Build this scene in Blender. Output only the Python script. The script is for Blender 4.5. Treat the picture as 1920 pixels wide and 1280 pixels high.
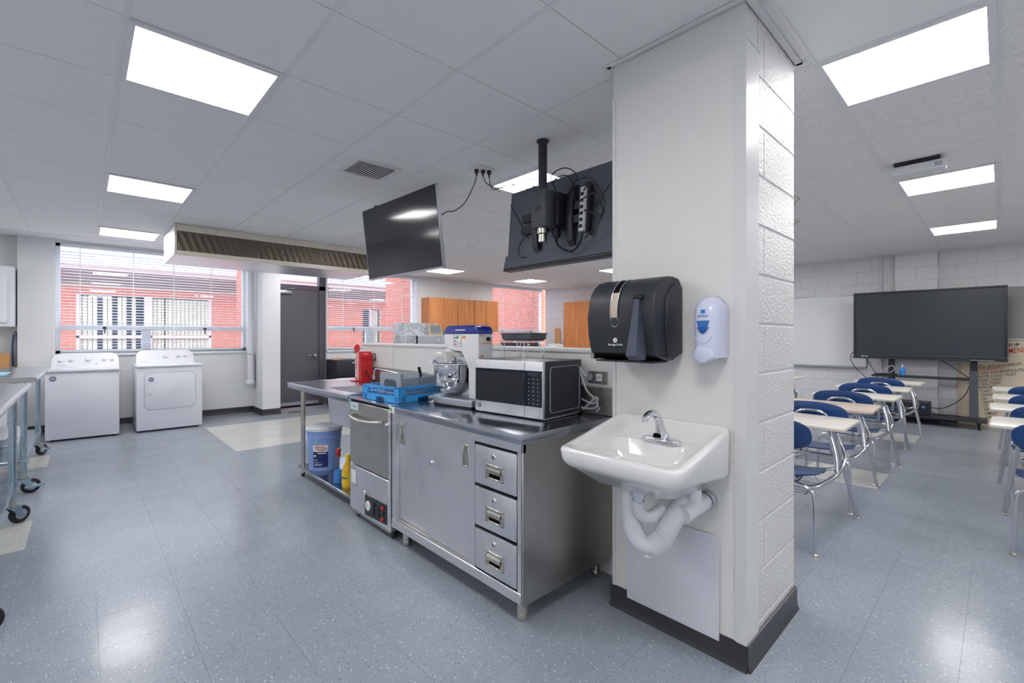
import bpy, bmesh, math, random
from mathutils import Vector, Matrix
random.seed(7)
for o in list(bpy.data.objects): bpy.data.objects.remove(o, do_unlink=True)
S = bpy.context.scene
COL = S.collection
# ------------------------------------------------------------------ camera, sky, exposure
FPX = 860.0                                   # focal length in pixels of the 1920 frame
ANG = math.atan((960-154)/FPX)
EYE = 1.30; CEIL = 2.61
cam = bpy.data.objects.new('camera', bpy.data.cameras.new('camera')); COL.objects.link(cam)
cam.location = (0, 0, EYE); cam.rotation_euler = (math.pi/2, 0, -ANG)
cam.data.sensor_width = 36; cam.data.lens = FPX/1920*36; cam.data.shift_y = -10/1920
cam.data.clip_start = 0.05; cam.data.clip_end = 200
S.camera = cam
W = bpy.data.worlds.new('sky'); S.world = W; W.use_nodes = True
bg = W.node_tree.nodes['Background']
bg.inputs[0].default_value = (0.93, 0.95, 1.0, 1); bg.inputs[1].default_value = 2.4
S.view_settings.view_transform = 'Standard'; S.view_settings.look = 'None'
S.view_settings.exposure = 1.27; S.view_settings.gamma = 1.0
S.view_settings.use_curve_mapping = False
PANEL_EMIT = 8.4
def project(x, y, z):
    s, c = math.sin(ANG), math.cos(ANG); d = x*s+y*c
    if d < .2: return None
    return 960+FPX*(x*c-y*s)/d, 630-FPX*(z-EYE)/d, d
# ------------------------------------------------------------------ mesh helpers
def R(d): return math.radians(d)
def sp(pts, k=6, closed=False):               # Catmull-Rom smoothing of a path
    P = [Vector(p) for p in pts]; n = len(P); out = []
    rng = n if closed else n-1
    for i in range(rng):
        if closed: a, b, c, d = P[(i-1) % n], P[i], P[(i+1) % n], P[(i+2) % n]
        else: a, b, c, d = P[max(i-1, 0)], P[i], P[i+1], P[min(i+2, n-1)]
        for j in range(k):
            t = j/k
            out.append(.5*((2*b)+(c-a)*t+(2*a-5*b+4*c-d)*t*t+(3*b-a-3*c+d)*t**3))
    if not closed: out.append(P[-1])
    return out
class B:
    def __init__(s): s.m = bmesh.new()
    def _bev(s, vs, r, seg):
        es = list({e for v in vs for e in v.link_edges})
        if r > 0: bmesh.ops.bevel(s.m, geom=es, offset=r, segments=seg, profile=.5, affect='EDGES', clamp_overlap=True)
    def box(s, x0, x1, y0, y1, z0, z1, r=0, seg=2, M=None):
        v = bmesh.ops.create_cube(s.m, size=1)['verts']
        for q in v: q.co = Vector(((x0+x1)/2+q.co.x*(x1-x0), (y0+y1)/2+q.co.y*(y1-y0), (z0+z1)/2+q.co.z*(z1-z0)))
        if M is not None:
            for q in v: q.co = M @ q.co
        s._bev(v, r, seg); return s
    def cyl(s, p0, p1, r0, r1=None, n=16, r=0):
        p0, p1 = Vector(p0), Vector(p1); r1 = r0 if r1 is None else r1
        d = p1-p0; q = d.to_track_quat('Z', 'Y')
        A, C = [], []
        for i in range(n):
            a = 2*math.pi*i/n; u = Vector((math.cos(a), math.sin(a), 0))
            A.append(s.m.verts.new(p0+q @ (u*r0))); C.append(s.m.verts.new(p1+q @ (u*r1)))
        for i in range(n): s.m.faces.new((A[i], A[(i+1) % n], C[(i+1) % n], C[i]))
        s.m.faces.new(A[::-1]); s.m.faces.new(C)
        return s
    def tube(s, pts, r, n=8, closed=False):
        P = [Vector(p) for p in pts]; m = len(P); rings = []
        rr = r if isinstance(r, (list, tuple)) else [r]*m
        up = None
        for i in range(m):
            if closed: t = P[(i+1) % m]-P[i-1]
            else: t = P[min(i+1, m-1)]-P[max(i-1, 0)]
            t.normalize()
            if up is None:
                up = Vector((0, 0, 1)) if abs(t.z) < .9 else Vector((1, 0, 0))
            up = (up-t*up.dot(t))
            if up.length < 1e-6: up = t.orthogonal()
            up.normalize(); w = t.cross(up)
            rings.append([s.m.verts.new(P[i]+(up*math.cos(2*math.pi*k/n)+w*math.sin(2*math.pi*k/n))*rr[i]) for k in range(n)])
        for i in range(m if closed else m-1):
            a, b = rings[i], rings[(i+1) % m]
            for k in range(n): s.m.faces.new((a[k], b[k], b[(k+1) % n], a[(k+1) % n]))
        if not closed:
            s.m.faces.new(rings[0]); s.m.faces.new(rings[-1][::-1])
        return s
    def lathe(s, prof, c=(0, 0, 0), n=24, M=None):
        c = Vector(c); rings = []
        for (r, z) in prof:
            if r < 1e-6: q = [Vector((0, 0, z))]
            else: q = [Vector((r*math.cos(2*math.pi*k/n), r*math.sin(2*math.pi*k/n), z)) for k in range(n)]
            rings.append([s.m.verts.new(((M @ v) if M is not None else v)+c) for v in q])
        for a, b in zip(rings, rings[1:]):
            for k in range(n):
                k2 = (k+1) % n
                if len(a) == 1 and len(b) == 1: continue
                if len(a) == 1: s.m.faces.new((a[0], b[k2], b[k]))
                elif len(b) == 1: s.m.faces.new((a[k], a[k2], b[0]))
                else: s.m.faces.new((a[k], a[k2], b[k2], b[k]))
        if len(rings[0]) > 1: s.m.faces.new(rings[0][::-1])
        if len(rings[-1]) > 1: s.m.faces.new(rings[-1])
        return s
    def prism(s, poly, ax, a, b, r=0, seg=2, M=None):
        def P(p, t):
            return Vector((t, p[0], p[1])) if ax == 'x' else Vector((p[0], t, p[1])) if ax == 'y' else Vector((p[0], p[1], t))
        A = [s.m.verts.new(P(p, a)) for p in poly]; C = [s.m.verts.new(P(p, b)) for p in poly]
        if M is not None:
            for q in A+C: q.co = M @ q.co
        n = len(poly)
        for i in range(n): s.m.faces.new((A[i], A[(i+1) % n], C[(i+1) % n], C[i]))
        s.m.faces.new(A[::-1]); s.m.faces.new(C)
        if r > 0:
            es = [e for e in {e for v in A+C for e in v.link_edges} if (e.verts[0] in A) == (e.verts[1] in A)]
            bmesh.ops.bevel(s.m, geom=es, offset=r, segments=seg, profile=.5, affect='EDGES', clamp_overlap=True)
        return s
    def loft(s, loops, cap0=True, cap1=True, closed=False):
        L = [[s.m.verts.new(Vector(p)) for p in lp] for lp in loops]
        n = len(L[0])
        for a, b in (list(zip(L, L[1:])) + ([(L[-1], L[0])] if closed else [])):
            for k in range(n): s.m.faces.new((a[k], a[(k+1) % n], b[(k+1) % n], b[k]))
        if not closed:
            if cap0: s.m.faces.new(L[0][::-1])
            if cap1: s.m.faces.new(L[-1])
        return s
    def grid(s, rows):
        L = [[s.m.verts.new(Vector(p)) for p in r] for r in rows]
        for a, b in zip(L, L[1:]):
            for k in range(len(a)-1): s.m.faces.new((a[k], a[k+1], b[k+1], b[k]))
        return s
    def ball(s, c, rx, ry=None, rz=None, n=12):
        ry = rx if ry is None else ry; rz = rx if rz is None else rz
        v = bmesh.ops.create_uvsphere(s.m, u_segments=n, v_segments=max(6, n//2), radius=1)['verts']
        for q in v: q.co = Vector((c[0]+q.co.x*rx, c[1]+q.co.y*ry, c[2]+q.co.z*rz))
        return s
    def mesh(s, name, ang=38):
        bmesh.ops.recalc_face_normals(s.m, faces=s.m.faces[:])
        me = bpy.data.meshes.new(name); s.m.to_mesh(me); s.m.free()
        if ang:
            me.polygons.foreach_set('use_smooth', [True]*len(me.polygons)); me.set_sharp_from_angle(angle=R(ang))
        return me
def tag(o, label=None, cat=None, group=None, kind=None):
    if label: o['label'] = label
    if cat: o['category'] = cat
    if group: o['group'] = group
    if kind: o['kind'] = kind
    return o
def thing(name, label, cat, loc=(0, 0, 0), rz=0, group=None):
    o = bpy.data.objects.new(name, None); COL.objects.link(o)
    o.empty_display_size = .05; o.location = loc; o.rotation_euler = (0, 0, rz)
    return tag(o, label, cat, group)
def origin(p):
    v = Vector((0, 0, 0))
    while p is not None: v += p.location; p = p.parent
    return v
def wmat(p):
    m = Matrix.Identity(4)
    while p is not None:
        m = Matrix.Translation(p.location) @ Matrix.Rotation(p.rotation_euler.z, 4, 'Z') @ m; p = p.parent
    return m
def spin(o, pivot, a):
    v = Matrix.Rotation(a, 3, 'Z') @ (o.location-Vector(pivot)); o.location = v+Vector(pivot); o.rotation_euler.z += a
def part(name, b, m, parent=None, local=False, ang=38, label=None, kind=None):
    """b is written in world coordinates unless local; the object's origin follows its parent."""
    me = b.mesh(name, ang) if isinstance(b, B) else b
    me.materials.clear(); me.materials.append(m)
    o = bpy.data.objects.new(name, me); COL.objects.link(o)
    if parent is not None:
        o.parent = parent
        if not local: me.transform(wmat(parent).inverted())
    if label: o['label'] = label
    if kind: o['kind'] = kind
    return o
def single(name, b, m, label, cat, group=None, loc=None, ang=38):
    """a thing of one mesh, its origin set at the base of its bounds"""
    me = b.mesh(name, ang); me.materials.append(m)
    vs = [v.co for v in me.vertices]
    lo = Vector([min(v[i] for v in vs) for i in range(3)]); hi = Vector([max(v[i] for v in vs) for i in range(3)])
    c = Vector(((lo.x+hi.x)/2, (lo.y+hi.y)/2, lo.z)); me.transform(Matrix.Translation(-c))
    o = bpy.data.objects.new(name, me); COL.objects.link(o); o.location = c
    return tag(o, label, cat, group)
def struct(name, b, m, parent=None, ang=38, kind='structure'):
    me = b.mesh(name, ang); me.materials.append(m)
    o = bpy.data.objects.new(name, me); COL.objects.link(o)
    if parent is not None: o.parent = parent
    o['kind'] = kind
    return o
def clone(o, parent=None):
    c = o.copy(); COL.objects.link(c); c.parent = parent
    for ch in list(o.children): clone(ch, c)
    return c
def inst(name, me, loc, parent, rz=0):
    o = bpy.data.objects.new(name, me); COL.objects.link(o); o.location = loc
    o.rotation_euler = (0, 0, rz); o.parent = parent
    return o
FACE_NX = Matrix(((0, 0, -1), (-1, 0, 0), (0, 1, 0)))     # text right=-Y, up=Z, facing -X
FACE_NY = Matrix(((1, 0, 0), (0, 0, -1), (0, 1, 0)))      # text right=+X, up=Z, facing -Y
def text(name, body, size, m, parent, pos, F=FACE_NX, ext=.0006, shear=0, bold=0, sx=1, local=False, align='CENTER', rot=0):
    c = bpy.data.curves.new('t', 'FONT'); c.body = body; c.size = size; c.extrude = ext; c.shear = shear
    c.offset = bold; c.align_x = align; c.align_y = 'CENTER'; c.resolution_u = 3
    t = bpy.data.objects.new('t', c); COL.objects.link(t)
    me = bpy.data.meshes.new_from_object(t.evaluated_get(bpy.context.evaluated_depsgraph_get()))
    bpy.data.objects.remove(t, do_unlink=True); bpy.data.curves.remove(c)
    me.transform(Matrix.Translation(Vector(pos)) @ F.to_4x4() @ Matrix.Rotation(rot, 4, 'Z') @ Matrix.Diagonal((sx, 1, 1, 1)))
    return part(name, me, m, parent, local)
# ------------------------------------------------------------------ materials
def lin(c): return tuple(((v/255)/12.92 if v/255 <= .04045 else ((v/255+.055)/1.055)**2.4) for v in c)+(1,)
def mat(name, rgb, rough=.5, metal=0, spec=.5, emit=0, alpha=1, trans=0, var=0, vscale=8, bump=0, bscale=60, stretch=(1, 1, 1), coat=0, ior=None, rvar=0):
    m = bpy.data.materials.new(name); m.use_nodes = True
    nt = m.node_tree; N, L = nt.nodes, nt.links; p = N['Principled BSDF']
    c = lin(rgb); p.inputs['Base Color'].default_value = c
    p.inputs['Roughness'].default_value = rough; p.inputs['Metallic'].default_value = metal
    p.inputs['Specular IOR Level'].default_value = spec
    if ior: p.inputs['IOR'].default_value = ior
    p.inputs['Coat Weight'].default_value = coat; p.inputs['Coat Roughness'].default_value = .08
    p.inputs['Transmission Weight'].default_value = trans; p.inputs['Alpha'].default_value = alpha
    if emit:
        p.inputs['Emission Color'].default_value = c; p.inputs['Emission Strength'].default_value = emit
    if var or bump or rvar:
        g = N.new('ShaderNodeNewGeometry'); mp = N.new('ShaderNodeMapping'); mp.inputs['Scale'].default_value = stretch
        L.new(g.outputs['Position'], mp.inputs['Vector'])
    if var or rvar:
        n = N.new('ShaderNodeTexNoise'); n.inputs['Scale'].default_value = vscale; n.inputs['Detail'].default_value = 4
        L.new(mp.outputs[0], n.inputs['Vector'])
        if var:
            mx = N.new('ShaderNodeMix'); mx.data_type = 'RGBA'
            mx.inputs['A'].default_value = tuple(v*(1-var) for v in c[:3])+(1,); mx.inputs['B'].default_value = tuple(min(1, v*(1+var)) for v in c[:3])+(1,)
            L.new(n.outputs['Fac'], mx.inputs['Factor']); L.new(mx.outputs['Result'], p.inputs['Base Color'])
        if rvar:
            mr = N.new('ShaderNodeMapRange'); mr.inputs['From Min'].default_value = .3; mr.inputs['From Max'].default_value = .7
            mr.inputs['To Min'].default_value = max(.02, rough-rvar); mr.inputs['To Max'].default_value = rough+rvar
            L.new(n.outputs['Fac'], mr.inputs['Value']); L.new(mr.outputs[0], p.inputs['Roughness'])
    if bump:
        n2 = N.new('ShaderNodeTexNoise'); n2.inputs['Scale'].default_value = bscale; n2.inputs['Detail'].default_value = 3
        L.new(mp.outputs[0], n2.inputs['Vector'])
        bp = N.new('ShaderNodeBump'); bp.inputs['Strength'].default_value = bump; bp.inputs['Distance'].default_value = .01
        L.new(n2.outputs['Fac'], bp.inputs['Height']); L.new(bp.outputs[0], p.inputs['Normal'])
    return m
def glass_mat(name, tint=(235, 240, 245), refl=.06, rough=.0):
    """a thin pane: mostly see-through, with a mirror share that grows at grazing angles"""
    m = bpy.data.materials.new(name); m.use_nodes = True; nt = m.node_tree; N, L = nt.nodes, nt.links
    N.remove(N['Principled BSDF']); out = N['Material Output']
    t = N.new('ShaderNodeBsdfTransparent'); t.inputs[0].default_value = lin(tint)
    g = N.new('ShaderNodeBsdfGlossy'); g.inputs['Roughness'].default_value = rough; g.inputs[0].default_value = (1, 1, 1, 1)
    f = N.new('ShaderNodeLayerWeight'); pw = N.new('ShaderNodeMath'); pw.operation = 'POWER'; pw.inputs[1].default_value = 4; L.new(f.outputs['Facing'], pw.inputs[0])
    ad = N.new('ShaderNodeMath'); ad.operation = 'MULTIPLY_ADD'; ad.inputs[1].default_value = .4; ad.inputs[2].default_value = refl*.6; ad.use_clamp = True
    L.new(pw.outputs[0], ad.inputs[0])
    mx = N.new('ShaderNodeMixShader'); L.new(ad.outputs[0], mx.inputs[0]); L.new(t.outputs[0], mx.inputs[1]); L.new(g.outputs[0], mx.inputs[2])
    L.new(mx.outputs[0], out.inputs['Surface'])
    return m
def nodes_of(m):
    nt = m.node_tree; return nt.nodes, nt.links, nt.nodes['Principled BSDF']
def fleck_mat(name, rgb, rough=.16):
    """vinyl composition tile: base tone, soft mottling and short pale and dark chips"""
    m = mat(name, rgb, rough, spec=.34); N, L, p = nodes_of(m)
    g = N.new('ShaderNodeNewGeometry')
    n = N.new('ShaderNodeTexNoise'); n.inputs['Scale'].default_value = 3.0; n.inputs['Detail'].default_value = 6
    L.new(g.outputs['Position'], n.inputs['Vector'])
    c = lin(rgb)
    mx = N.new('ShaderNodeMix'); mx.data_type = 'RGBA'
    mx.inputs['A'].default_value = tuple(v*.84 for v in c[:3])+(1,); mx.inputs['B'].default_value = tuple(v*1.14 for v in c[:3])+(1,)
    L.new(n.outputs['Fac'], mx.inputs['Factor']); last = mx.outputs['Result']
    for (sc, th, col, ro) in ((88, .17, (206, 211, 218), .5), (66, .11, (74, 80, 92), -.6), (140, .2, (180, 187, 196), 1.2), (130, .2, (118, 126, 139), 0), (120, .18, (112, 120, 134), 2.0)):
        mp = N.new('ShaderNodeMapping'); mp.inputs['Rotation'].default_value = (0, 0, ro); mp.inputs['Scale'].default_value = (1, .38, 1)
        L.new(g.outputs['Position'], mp.inputs['Vector'])
        v = N.new('ShaderNodeTexVoronoi'); v.inputs['Scale'].default_value = sc; v.inputs['Randomness'].default_value = 1
        L.new(mp.outputs[0], v.inputs['Vector'])
        sx = N.new('ShaderNodeSeparateColor'); L.new(v.outputs['Color'], sx.inputs[0])
        a = N.new('ShaderNodeMath'); a.operation = 'LESS_THAN'; a.inputs[1].default_value = th; L.new(v.outputs['Distance'], a.inputs[0])
        bb = N.new('ShaderNodeMath'); bb.operation = 'LESS_THAN'; bb.inputs[1].default_value = .42; L.new(sx.outputs[0], bb.inputs[0])
        mu = N.new('ShaderNodeMath'); mu.operation = 'MULTIPLY'; L.new(a.outputs[0], mu.inputs[0]); L.new(bb.outputs[0], mu.inputs[1])
        k = N.new('ShaderNodeMix'); k.data_type = 'RGBA'; L.new(mu.outputs[0], k.inputs['Factor']); L.new(last, k.inputs['A'])
        k.inputs['B'].default_value = lin(col); last = k.outputs['Result']
    L.new(last, p.inputs['Base Color'])
    w = N.new('ShaderNodeTexNoise'); w.inputs['Scale'].default_value = 2.2; w.inputs['Detail'].default_value = 3; L.new(g.outputs['Position'], w.inputs['Vector'])
    mr = N.new('ShaderNodeMapRange'); mr.inputs['To Min'].default_value = rough-.05; mr.inputs['To Max'].default_value = rough+.07; L.new(w.outputs['Fac'], mr.inputs['Value']); L.new(mr.outputs[0], p.inputs['Roughness'])
    w2 = N.new('ShaderNodeTexNoise'); w2.inputs['Scale'].default_value = 9; w2.inputs['Detail'].default_value = 2; L.new(g.outputs['Position'], w2.inputs['Vector'])
    bp = N.new('ShaderNodeBump'); bp.inputs['Strength'].default_value = .05; bp.inputs['Distance'].default_value = .02; L.new(w2.outputs['Fac'], bp.inputs['Height']); L.new(bp.outputs[0], p.inputs['Normal'])
    return m
def steel_mat(name, rgb=(176, 178, 182), rough=.3, vert=True, smear=.1, axis=None):
    """brushed stainless steel: fine streaks plus wipe marks in the gloss"""
    m = mat(name, rgb, rough, metal=1); N, L, p = nodes_of(m)
    g = N.new('ShaderNodeNewGeometry')
    mp = N.new('ShaderNodeMapping'); mp.inputs['Scale'].default_value = axis or ((170, 170, 2.5) if vert else (60, 1.5, 60)); L.new(g.outputs['Position'], mp.inputs['Vector'])
    n = N.new('ShaderNodeTexNoise'); n.inputs['Scale'].default_value = 5; n.inputs['Detail'].default_value = 3; L.new(mp.outputs[0], n.inputs['Vector'])
    n2 = N.new('ShaderNodeTexNoise'); n2.inputs['Scale'].default_value = 5; n2.inputs['Detail'].default_value = 5; L.new(g.outputs['Position'], n2.inputs['Vector'])
    ad = N.new('ShaderNodeMath'); ad.operation = 'ADD'; L.new(n.outputs['Fac'], ad.inputs[0]); L.new(n2.outputs['Fac'], ad.inputs[1])
    mr = N.new('ShaderNodeMapRange'); mr.inputs['From Min'].default_value = .6; mr.inputs['From Max'].default_value = 1.4
    mr.inputs['To Min'].default_value = rough-smear; mr.inputs['To Max'].default_value = rough+smear; L.new(ad.outputs[0], mr.inputs['Value']); L.new(mr.outputs[0], p.inputs['Roughness'])
    c = lin(rgb); mx = N.new('ShaderNodeMix'); mx.data_type = 'RGBA'
    mx.inputs['A'].default_value = tuple(v*.90 for v in c[:3])+(1,); mx.inputs['B'].default_value = tuple(min(1, v*1.06) for v in c[:3])+(1,)
    mr2 = N.new('ShaderNodeMapRange'); mr2.inputs['From Min'].default_value = .6; mr2.inputs['From Max'].default_value = 1.4; L.new(ad.outputs[0], mr2.inputs['Value'])
    L.new(mr2.outputs[0], mx.inputs['Factor']); L.new(mx.outputs['Result'], p.inputs['Base Color'])
    return m
def wood_mat(name, a, b, scale=1.0):
    m = mat(name, a, .38, spec=.4); N, L, p = nodes_of(m)
    g = N.new('ShaderNodeNewGeometry'); mp = N.new('ShaderNodeMapping'); mp.inputs['Scale'].default_value = (9*scale, 9*scale, .8*scale); L.new(g.outputs['Position'], mp.inputs['Vector'])
    n = N.new('ShaderNodeTexNoise'); n.inputs['Scale'].default_value = 2.4; n.inputs['Detail'].default_value = 6; n.inputs['Distortion'].default_value = .6; L.new(mp.outputs[0], n.inputs['Vector'])
    cr = N.new('ShaderNodeValToRGB'); cr.color_ramp.elements[0].position = .32; cr.color_ramp.elements[0].color = lin(b); cr.color_ramp.elements[1].position = .68; cr.color_ramp.elements[1].color = lin(a)
    L.new(n.outputs['Fac'], cr.inputs[0]); L.new(cr.outputs[0], p.inputs['Base Color'])
    return m
def fissured_mat(name, rgb):
    m = mat(name, rgb, .9, spec=.1); N, L, p = nodes_of(m); c = lin(rgb)
    g = N.new('ShaderNodeNewGeometry')
    v = N.new('ShaderNodeTexVoronoi'); v.inputs['Scale'].default_value = 75; L.new(g.outputs['Position'], v.inputs['Vector'])
    n = N.new('ShaderNodeTexNoise'); n.inputs['Scale'].default_value = 26; n.inputs['Detail'].default_value = 5; L.new(g.outputs['Position'], n.inputs['Vector'])
    a = N.new('ShaderNodeMath'); a.operation = 'LESS_THAN'; a.inputs[1].default_value = .2; L.new(v.outputs['Distance'], a.inputs[0])
    sx = N.new('ShaderNodeSeparateColor'); L.new(v.outputs['Color'], sx.inputs[0])
    bb = N.new('ShaderNodeMath'); bb.operation = 'LESS_THAN'; bb.inputs[1].default_value = .35; L.new(sx.outputs[0], bb.inputs[0])
    mu = N.new('ShaderNodeMath'); mu.operation = 'MULTIPLY'; L.new(a.outputs[0], mu.inputs[0]); L.new(bb.outputs[0], mu.inputs[1])
    k0 = N.new('ShaderNodeMix'); k0.data_type = 'RGBA'; k0.inputs['A'].default_value = tuple(x*.9 for x in c[:3])+(1,); k0.inputs['B'].default_value = tuple(min(1, x*1.07) for x in c[:3])+(1,); L.new(n.outputs['Fac'], k0.inputs['Factor'])
    k = N.new('ShaderNodeMix'); k.data_type = 'RGBA'; L.new(mu.outputs[0], k.inputs['Factor']); L.new(k0.outputs['Result'], k.inputs['A']); k.inputs['B'].default_value = tuple(x*.45 for x in c[:3])+(1,)
    L.new(k.outputs['Result'], p.inputs['Base Color'])
    return m
def marble_mat(name):
    m = mat(name, (205, 207, 212), .3); N, L, p = nodes_of(m)
    g = N.new('ShaderNodeNewGeometry'); n = N.new('ShaderNodeTexNoise'); n.inputs['Scale'].default_value = 5; n.inputs['Detail'].default_value = 8; n.inputs['Distortion'].default_value = 1.6; L.new(g.outputs['Position'], n.inputs['Vector'])
    cr = N.new('ShaderNodeValToRGB'); e = cr.color_ramp.elements; e[0].position = .40; e[0].color = lin((205, 208, 214)); e[1].position = .56; e[1].color = lin((214, 216, 220))
    q = e.new(.48); q.color = lin((166, 169, 178)); L.new(n.outputs['Fac'], cr.inputs[0]); L.new(cr.outputs[0], p.inputs['Base Color'])
    return m
M = {}
M['ceil_smooth'] = mat('ceiling_tile_smooth', (240, 240, 239), .9, spec=.1, var=.02, vscale=3)
M['ceil_fiss'] = fissured_mat('ceiling_tile_fissured', (240, 238, 236))
M['tee'] = mat('ceiling_grid_white', (232, 231, 232), .5)
M['plenum'] = mat('plenum_dark', (60, 60, 62), .9)
M['panel'] = mat('light_diffuser', (251, 250, 250), .4, emit=PANEL_EMIT)
M['wall'] = mat('painted_wall', (228, 229, 230), .55, spec=.3, var=.015, vscale=2, bump=.04, bscale=180)
M['block'] = mat('painted_block', (222, 222, 224), .42, spec=.4, var=.03, vscale=9, bump=.5, bscale=170)
M['block_gloss'] = mat('painted_block_gloss', (228, 227, 226), .28, spec=.55, var=.02, vscale=9, bump=1.0, bscale=105)
M['mortar'] = mat('painted_mortar', (212, 212, 214), .6, bump=.3, bscale=120)
M['frp'] = mat('panel_off_white', (226, 225, 222), .32, spec=.45, var=.012, vscale=5, bump=.12, bscale=210)
M['trimwhite'] = mat('trim_off_white', (220, 220, 219), .35)
M['base'] = mat('vinyl_base_black', (54, 55, 60), .35, var=.12, vscale=14)
M['grout'] = mat('floor_seam', (132, 138, 146), .7)
M['vct'] = fleck_mat('vinyl_tile_grey', (148, 155, 165), .19)
M['vct_beige'] = fleck_mat('vinyl_tile_beige', (204, 204, 198), .17)
M['steel'] = steel_mat('stainless_front', (230, 230, 234), .34)
M['steel_dark'] = steel_mat('stainless_worn', (186, 184, 180), .38, smear=.14)
M['steel_top'] = steel_mat('stainless_top', (176, 180, 188), .2, axis=(50, 1.2, 50), smear=.09)
M['tvback'] = mat('tv_slate', (92, 97, 108), .5)
M['steel_galv'] = steel_mat('galvanised_blue', (172, 192, 204), .22)
M['chrome'] = mat('chrome', (214, 216, 222), .07, metal=1)
M['chrome_desk'] = mat('chrome_tube', (206, 208, 214), .13, metal=1)
M['satin'] = mat('satin_nickel', (200, 196, 186), .22, metal=1)
M['alu'] = mat('window_aluminium', (236, 241, 248), .45, metal=.0, spec=.5)
M['black'] = mat('black_plastic', (26, 28, 33), .38)
M['black_soft'] = mat('black_satin', (40, 43, 50), .45, var=.05, vscale=20)
M['rubber'] = mat('rubber_black', (24, 24, 28), .5)
M['dark'] = mat('dark_void', (12, 12, 13), .9, spec=.1)
M['white_enamel'] = mat('white_enamel', (226, 227, 236), .22, spec=.5)
M['white_plastic'] = mat('white_plastic', (228, 229, 234), .35)
M['white_pvc'] = mat('white_pvc', (222, 222, 228), .4)
M['porcelain'] = mat('porcelain', (228, 227, 226), .08, spec=.6, coat=.4)
M['soapwhite'] = mat('soap_white', (214, 217, 240), .2, spec=.55)
M['grey_plastic'] = mat('grey_plastic', (150, 158, 166), .45)
M['blue_rack'] = mat('blue_plastic', (62, 158, 226), .38)
M['blue_chair'] = mat('navy_plastic', (28, 66, 122), .28, spec=.55)
M['blue_deep'] = mat('royal_blue_gloss', (16, 38, 140), .12, spec=.6, coat=.5)
M['laminate'] = mat('laminate_beige', (214, 209, 200), .3, var=.02, vscale=30)
M['laminate_warm'] = mat('laminate_warm', (206, 190, 174), .3, var=.03, vscale=30)
M['wood'] = wood_mat('honey_wood', (216, 146, 92), (196, 122, 70))
M['door'] = mat('door_grey', (96, 92, 100), .45, var=.03, vscale=4)
M['doorframe'] = mat('door_frame_grey', (88, 85, 94), .4)
M['red'] = mat('red_plastic', (206, 30, 36), .35)
M['yellow'] = mat('yellow_label', (236, 200, 40), .4)
M['bucket'] = mat('bucket_blue', (136, 166, 222), .4)
M['bucket_white'] = mat('bucket_white', (222, 226, 234), .4)
M['navy'] = mat('label_navy', (22, 46, 104), .5)
M['label'] = mat('label_white', (232, 232, 232), .55)
M['ink'] = mat('ink_black', (30, 28, 28), .7)
M['ink_red'] = mat('ink_red', (190, 52, 26), .7)
M['green'] = mat('ink_green', (40, 140, 70), .6)
M['orange'] = mat('ink_orange', (230, 140, 40), .6)
M['screen'] = mat('screen_glass', (38, 41, 47), .1, spec=.6)
M['screen_matt'] = mat('screen_matt', (50, 55, 62), .32, spec=.5)
M['silver'] = mat('silver_plastic', (178, 182, 190), .3, metal=.6)
M['pane'] = glass_mat('window_glass', refl=.07)
M['clear'] = glass_mat('clear_plastic', (250, 251, 253), refl=.06, rough=.03)
M['glassdark'] = mat('microwave_glass', (14, 20, 32), .05, spec=.5)
M['blind'] = mat('blind_white', (248, 249, 254), .4)
M['hoodbeige'] = mat('hood_enamel', (216, 208, 194), .3, var=.03, vscale=10)
M['hooddark'] = mat('hood_filter', (96, 86, 76), .4, metal=.6)
M['hoodsteel'] = steel_mat('hood_steel', (226, 226, 228), .42, axis=(1.5, 60, 60))
M['card'] = mat('cardboard', (186, 142, 96), .8, var=.06, vscale=12)
M['plywood'] = mat('menu_board', (216, 200, 176), .6, var=.06, vscale=5)
M['tack'] = mat('tackboard_fabric', (150, 149, 150), .9, var=.10, vscale=60, stretch=(1, 1, 4))
M['wboard'] = mat('whiteboard', (226, 227, 229), .16, spec=.5)
M['marble'] = marble_mat('marble_print')
M['roof'] = mat('roof_shingle', (146, 148, 172), .8, var=.45, vscale=4, stretch=(1, 1, 4))
M['concrete'] = mat('outdoor_paving', (176, 172, 168), .9, var=.1)
M['brick'] = mat('brick_red', (206, 114, 94), .85, var=.16, vscale=7)
M['brick_mortar'] = mat('brick_mortar', (214, 196, 188), .9)
M['soffit'] = mat('eave_soffit', (150, 138, 138), .8)
M['fascia'] = mat('eave_fascia', (222, 196, 196), .6)
M['cream'] = mat('blind_cream', (206, 200, 182), .7)
M['darkroom'] = mat('dark_glass', (46, 50, 66), .15, spec=.6)
M['pink_trim'] = mat('window_trim_pale', (226, 198, 204), .6)
M['amber'] = mat('yellow_liquid', (226, 176, 30), .15, spec=.6)
M['bluefluid'] = mat('blue_liquid', (40, 130, 220), .12, spec=.6)
M['pink'] = mat('pink_plastic', (216, 150, 160), .4)
M['cable_white'] = mat('cable_white', (206, 208, 212), .45)
M['stain'] = mat('water_stain', (196, 186, 168), .95)
M['paper'] = mat('paper_towel', (206, 190, 172), .9)
M['bin'] = glass_mat('bin_translucent', (234, 238, 242), refl=.12, rough=.25)
M['purple'] = mat('purple_pack', (130, 90, 150), .5)
M['tray_aqua'] = mat('tray_aqua', (150, 206, 222), .35)
M['lime'] = mat('lime_plastic', (160, 190, 40), .4)
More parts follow.
